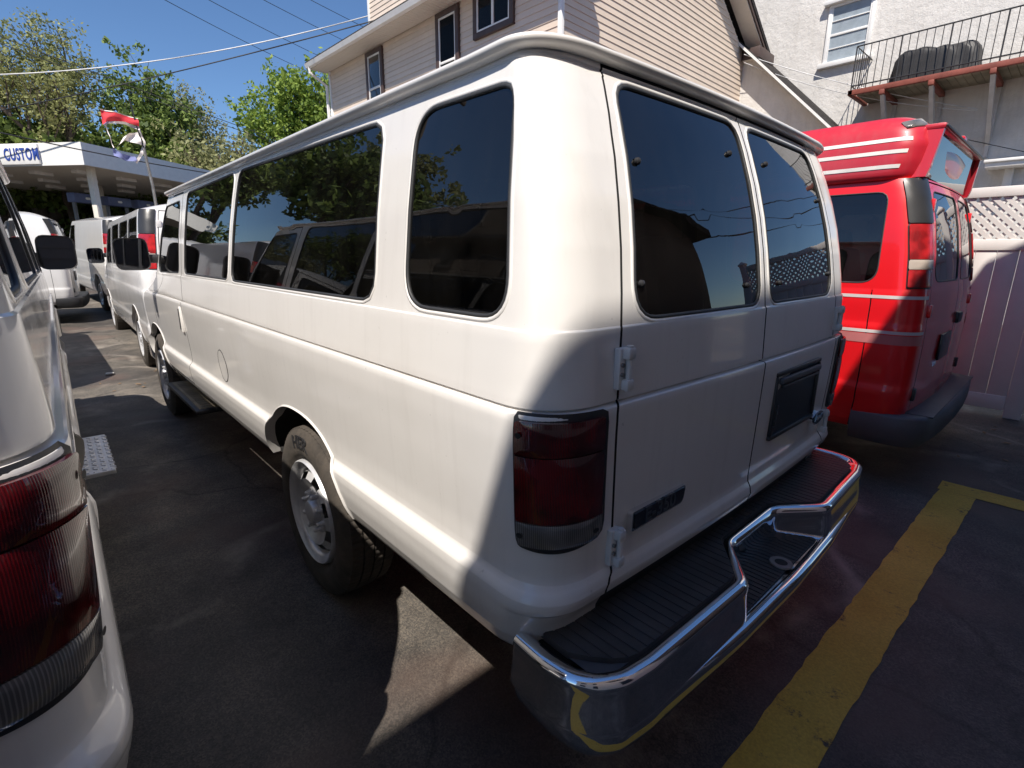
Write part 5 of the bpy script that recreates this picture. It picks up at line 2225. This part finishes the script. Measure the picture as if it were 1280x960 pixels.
# trees and a pole on the far side of the lot: seen in the side windows
REFL = 'trees reflected in the side windows'
make_tree('reflected_tree', 'leafy tree standing across the lot beyond the close white van', (-8.5, 21., .3), 9.5, 3.6, 'leaf_dark', 9000, .2, 71, group=REFL, low=.15, clump=.6)
make_tree('reflected_tree', 'broad tree on the far side of the lot, beside the leaning pole', (-12.5, 27., .3), 12., 5., 'leaf_olive', 9000, .2, 73, group=REFL, low=.15, clump=.65)
make_tree('reflected_tree', 'tree mass farther down the lot, left of the canopy', (-6.0, 33., .3), 11., 4.5, 'leaf_dark', 9000, .2, 79, group=REFL, low=.15, clump=.65)
up_l = thing('utility_pole', 'brown utility pole across the lot, mirrored in the long side window', 'utility pole', (-7.2, 13.5, .15))
q_ = MB()
q_.tube([(0, 0, 0), (-.1, 0, 5), (-.2, .1, 10.5)], [.17, .15, .12], 'wood_pole', 12)
q_.build('pole', up_l)
q_ = MB()
q_.rbox((-1.3, -.06, 9.4), (1.0, .06, 9.55), 'wood_pole', .01)
q_.build('cross_arm', up_l)
span((-7.2, 13.5, 9.6), (-20, 40, 9.4), .6, .016, 'wire', 'utility wire from the brown pole away down the lot')
span((-7.2, 13.5, 9.6), (-9.5, -30, 9.4), .9, .016, 'wire', 'utility wire from the brown pole back along the lot')

# ------------------------------------------------------------------ the house behind: its eave shades the rear doors, its side shows in their glass
bh = thing('rear_house', 'tall tan house across the yellow line, facing the rear doors of the vans', 'house', (0, 0, 0))
b_ = MB()
b_.box((-10, -11, 0), (1.70, -2.92, 6.9), 'siding')
b_.prism([(-11, 6.9), (-2.92, 6.9), (-6.96, 9.8)], -10, 1.70, 'siding', 'yz')
b_.build('wall', bh, smooth=0)
b_ = MB()
b_.prism([(-2.25, 6.97), (-2.25, 7.07), (-6.96, 10.25), (-11.45, 7.0), (-11.45, 6.90), (-6.96, 10.1)], -10.3, 1.90, 'shingle', 'yz')
b_.prism([(-2.92, 6.86), (-2.26, 6.86), (-2.26, 6.92), (-2.92, 6.92)], -10.3, 1.90, 'soffit', 'yz')
b_.build('roof', bh, smooth=0)
lb = lap_board(11.70, .2, .02)
l0 = None
for i in range(34):
    o = lb.build('clapboard', bh, smooth=0) if l0 is None else link('clapboard', l0.data, bh)
    l0 = l0 or o
    o.rotation_euler = (0, 0, R(180))
    o.location = (1.70, -2.922, i * .2)
for x in (-7.5, -4.2, -.9):
    for z in (1.0, 4.2):
        w_ = MB()
        w_.rbox((x - .12, -2.92, z - .12), (x + 1.12, -2.85, z + 1.62), 'brown_trim', .01)
        wo = w_.build('window', bh)
        w_ = MB()
        w_.box((x, -2.852, z), (x + 1.0, -2.842, z + 1.5), 'dark_interior')
        w_.build('pane', wo, smooth=0)
sd = thing('reflection_shed', 'unseen lean-to shed with a sloping dark roof, added for its reflection', 'shed', (0, 0, 0))  # unseen shed, added to give the rear glass a dark sloping reflection
b_ = MB()
b_.prism([(1.71, 0), (4.60, 0), (4.60, 2.95), (1.71, 4.15)], -6.5, -2.75, 'brown_trim', 'xz')
b_.build('wall', sd, smooth=0)
b_ = MB()
b_.prism([(1.71, 4.17), (4.80, 2.88), (4.80, 3.00), (1.71, 4.29)], -6.7, -2.5, 'shingle', 'xz')
b_.build('roof', sd, smooth=0)

for k, (za, zb) in enumerate(((3.15, 4.2), (3.5, 4.75), (3.75, 5.3))):
    span((4.5 - k * .4, -3.4, za), (14.6, -1.45 + .1 * k, zb), .25, .014, 'wire', ['lowest', 'middle', 'highest'][k] + ' wire strung from the lean-to shed to the stucco building')

# ------------------------------------------------------------------ litter
for i, (px, py, s_) in enumerate(((138, 470, .045),)):
    p = at(px, py, y=7.3)
    l_ = MB()
    l_.rbox((-s_, -s_ * .7, .006), (s_, s_ * .7, .03), 'litter', .012)
    lo = l_.build('paper_litter')
    lo.location = (p.x, p.y, 0)
    tag(lo, 'crumpled white paper on the asphalt near the front wheels', 'litter')
r_ = random.Random(4)
lf = None
SPOTS = [(4.15 + r_.uniform(-1.2, .5), -.55 + r_.uniform(-.5, .35)) for _ in range(16)] + [(r_.uniform(-1.4, -.7), r_.uniform(5.8, 7.4)) for _ in range(10)]
for i, (x, y) in enumerate(SPOTS):
    if lf is None:
        m_ = MB()
        m_.add([(-.022, 0, .004), (-.006, .012, .010), (.010, .010, .006), (.026, 0, .012), (.010, -.010, .006), (-.006, -.012, .010)], [(0, 5, 4, 3, 2, 1)], 'dead_leaf')
        lf = m_.build('dead_leaf', smooth=0)
        o = lf
    else:
        o = link('dead_leaf', lf.data)
    o.location = (x, y, .001)
    o.rotation_euler = (0, 0, r_.uniform(0, 6))
    o.scale = (r_.uniform(.7, 1.5),) * 3
    tag(o, 'small dry leaf lying on the asphalt', 'leaf', 'dry leaves on the asphalt')
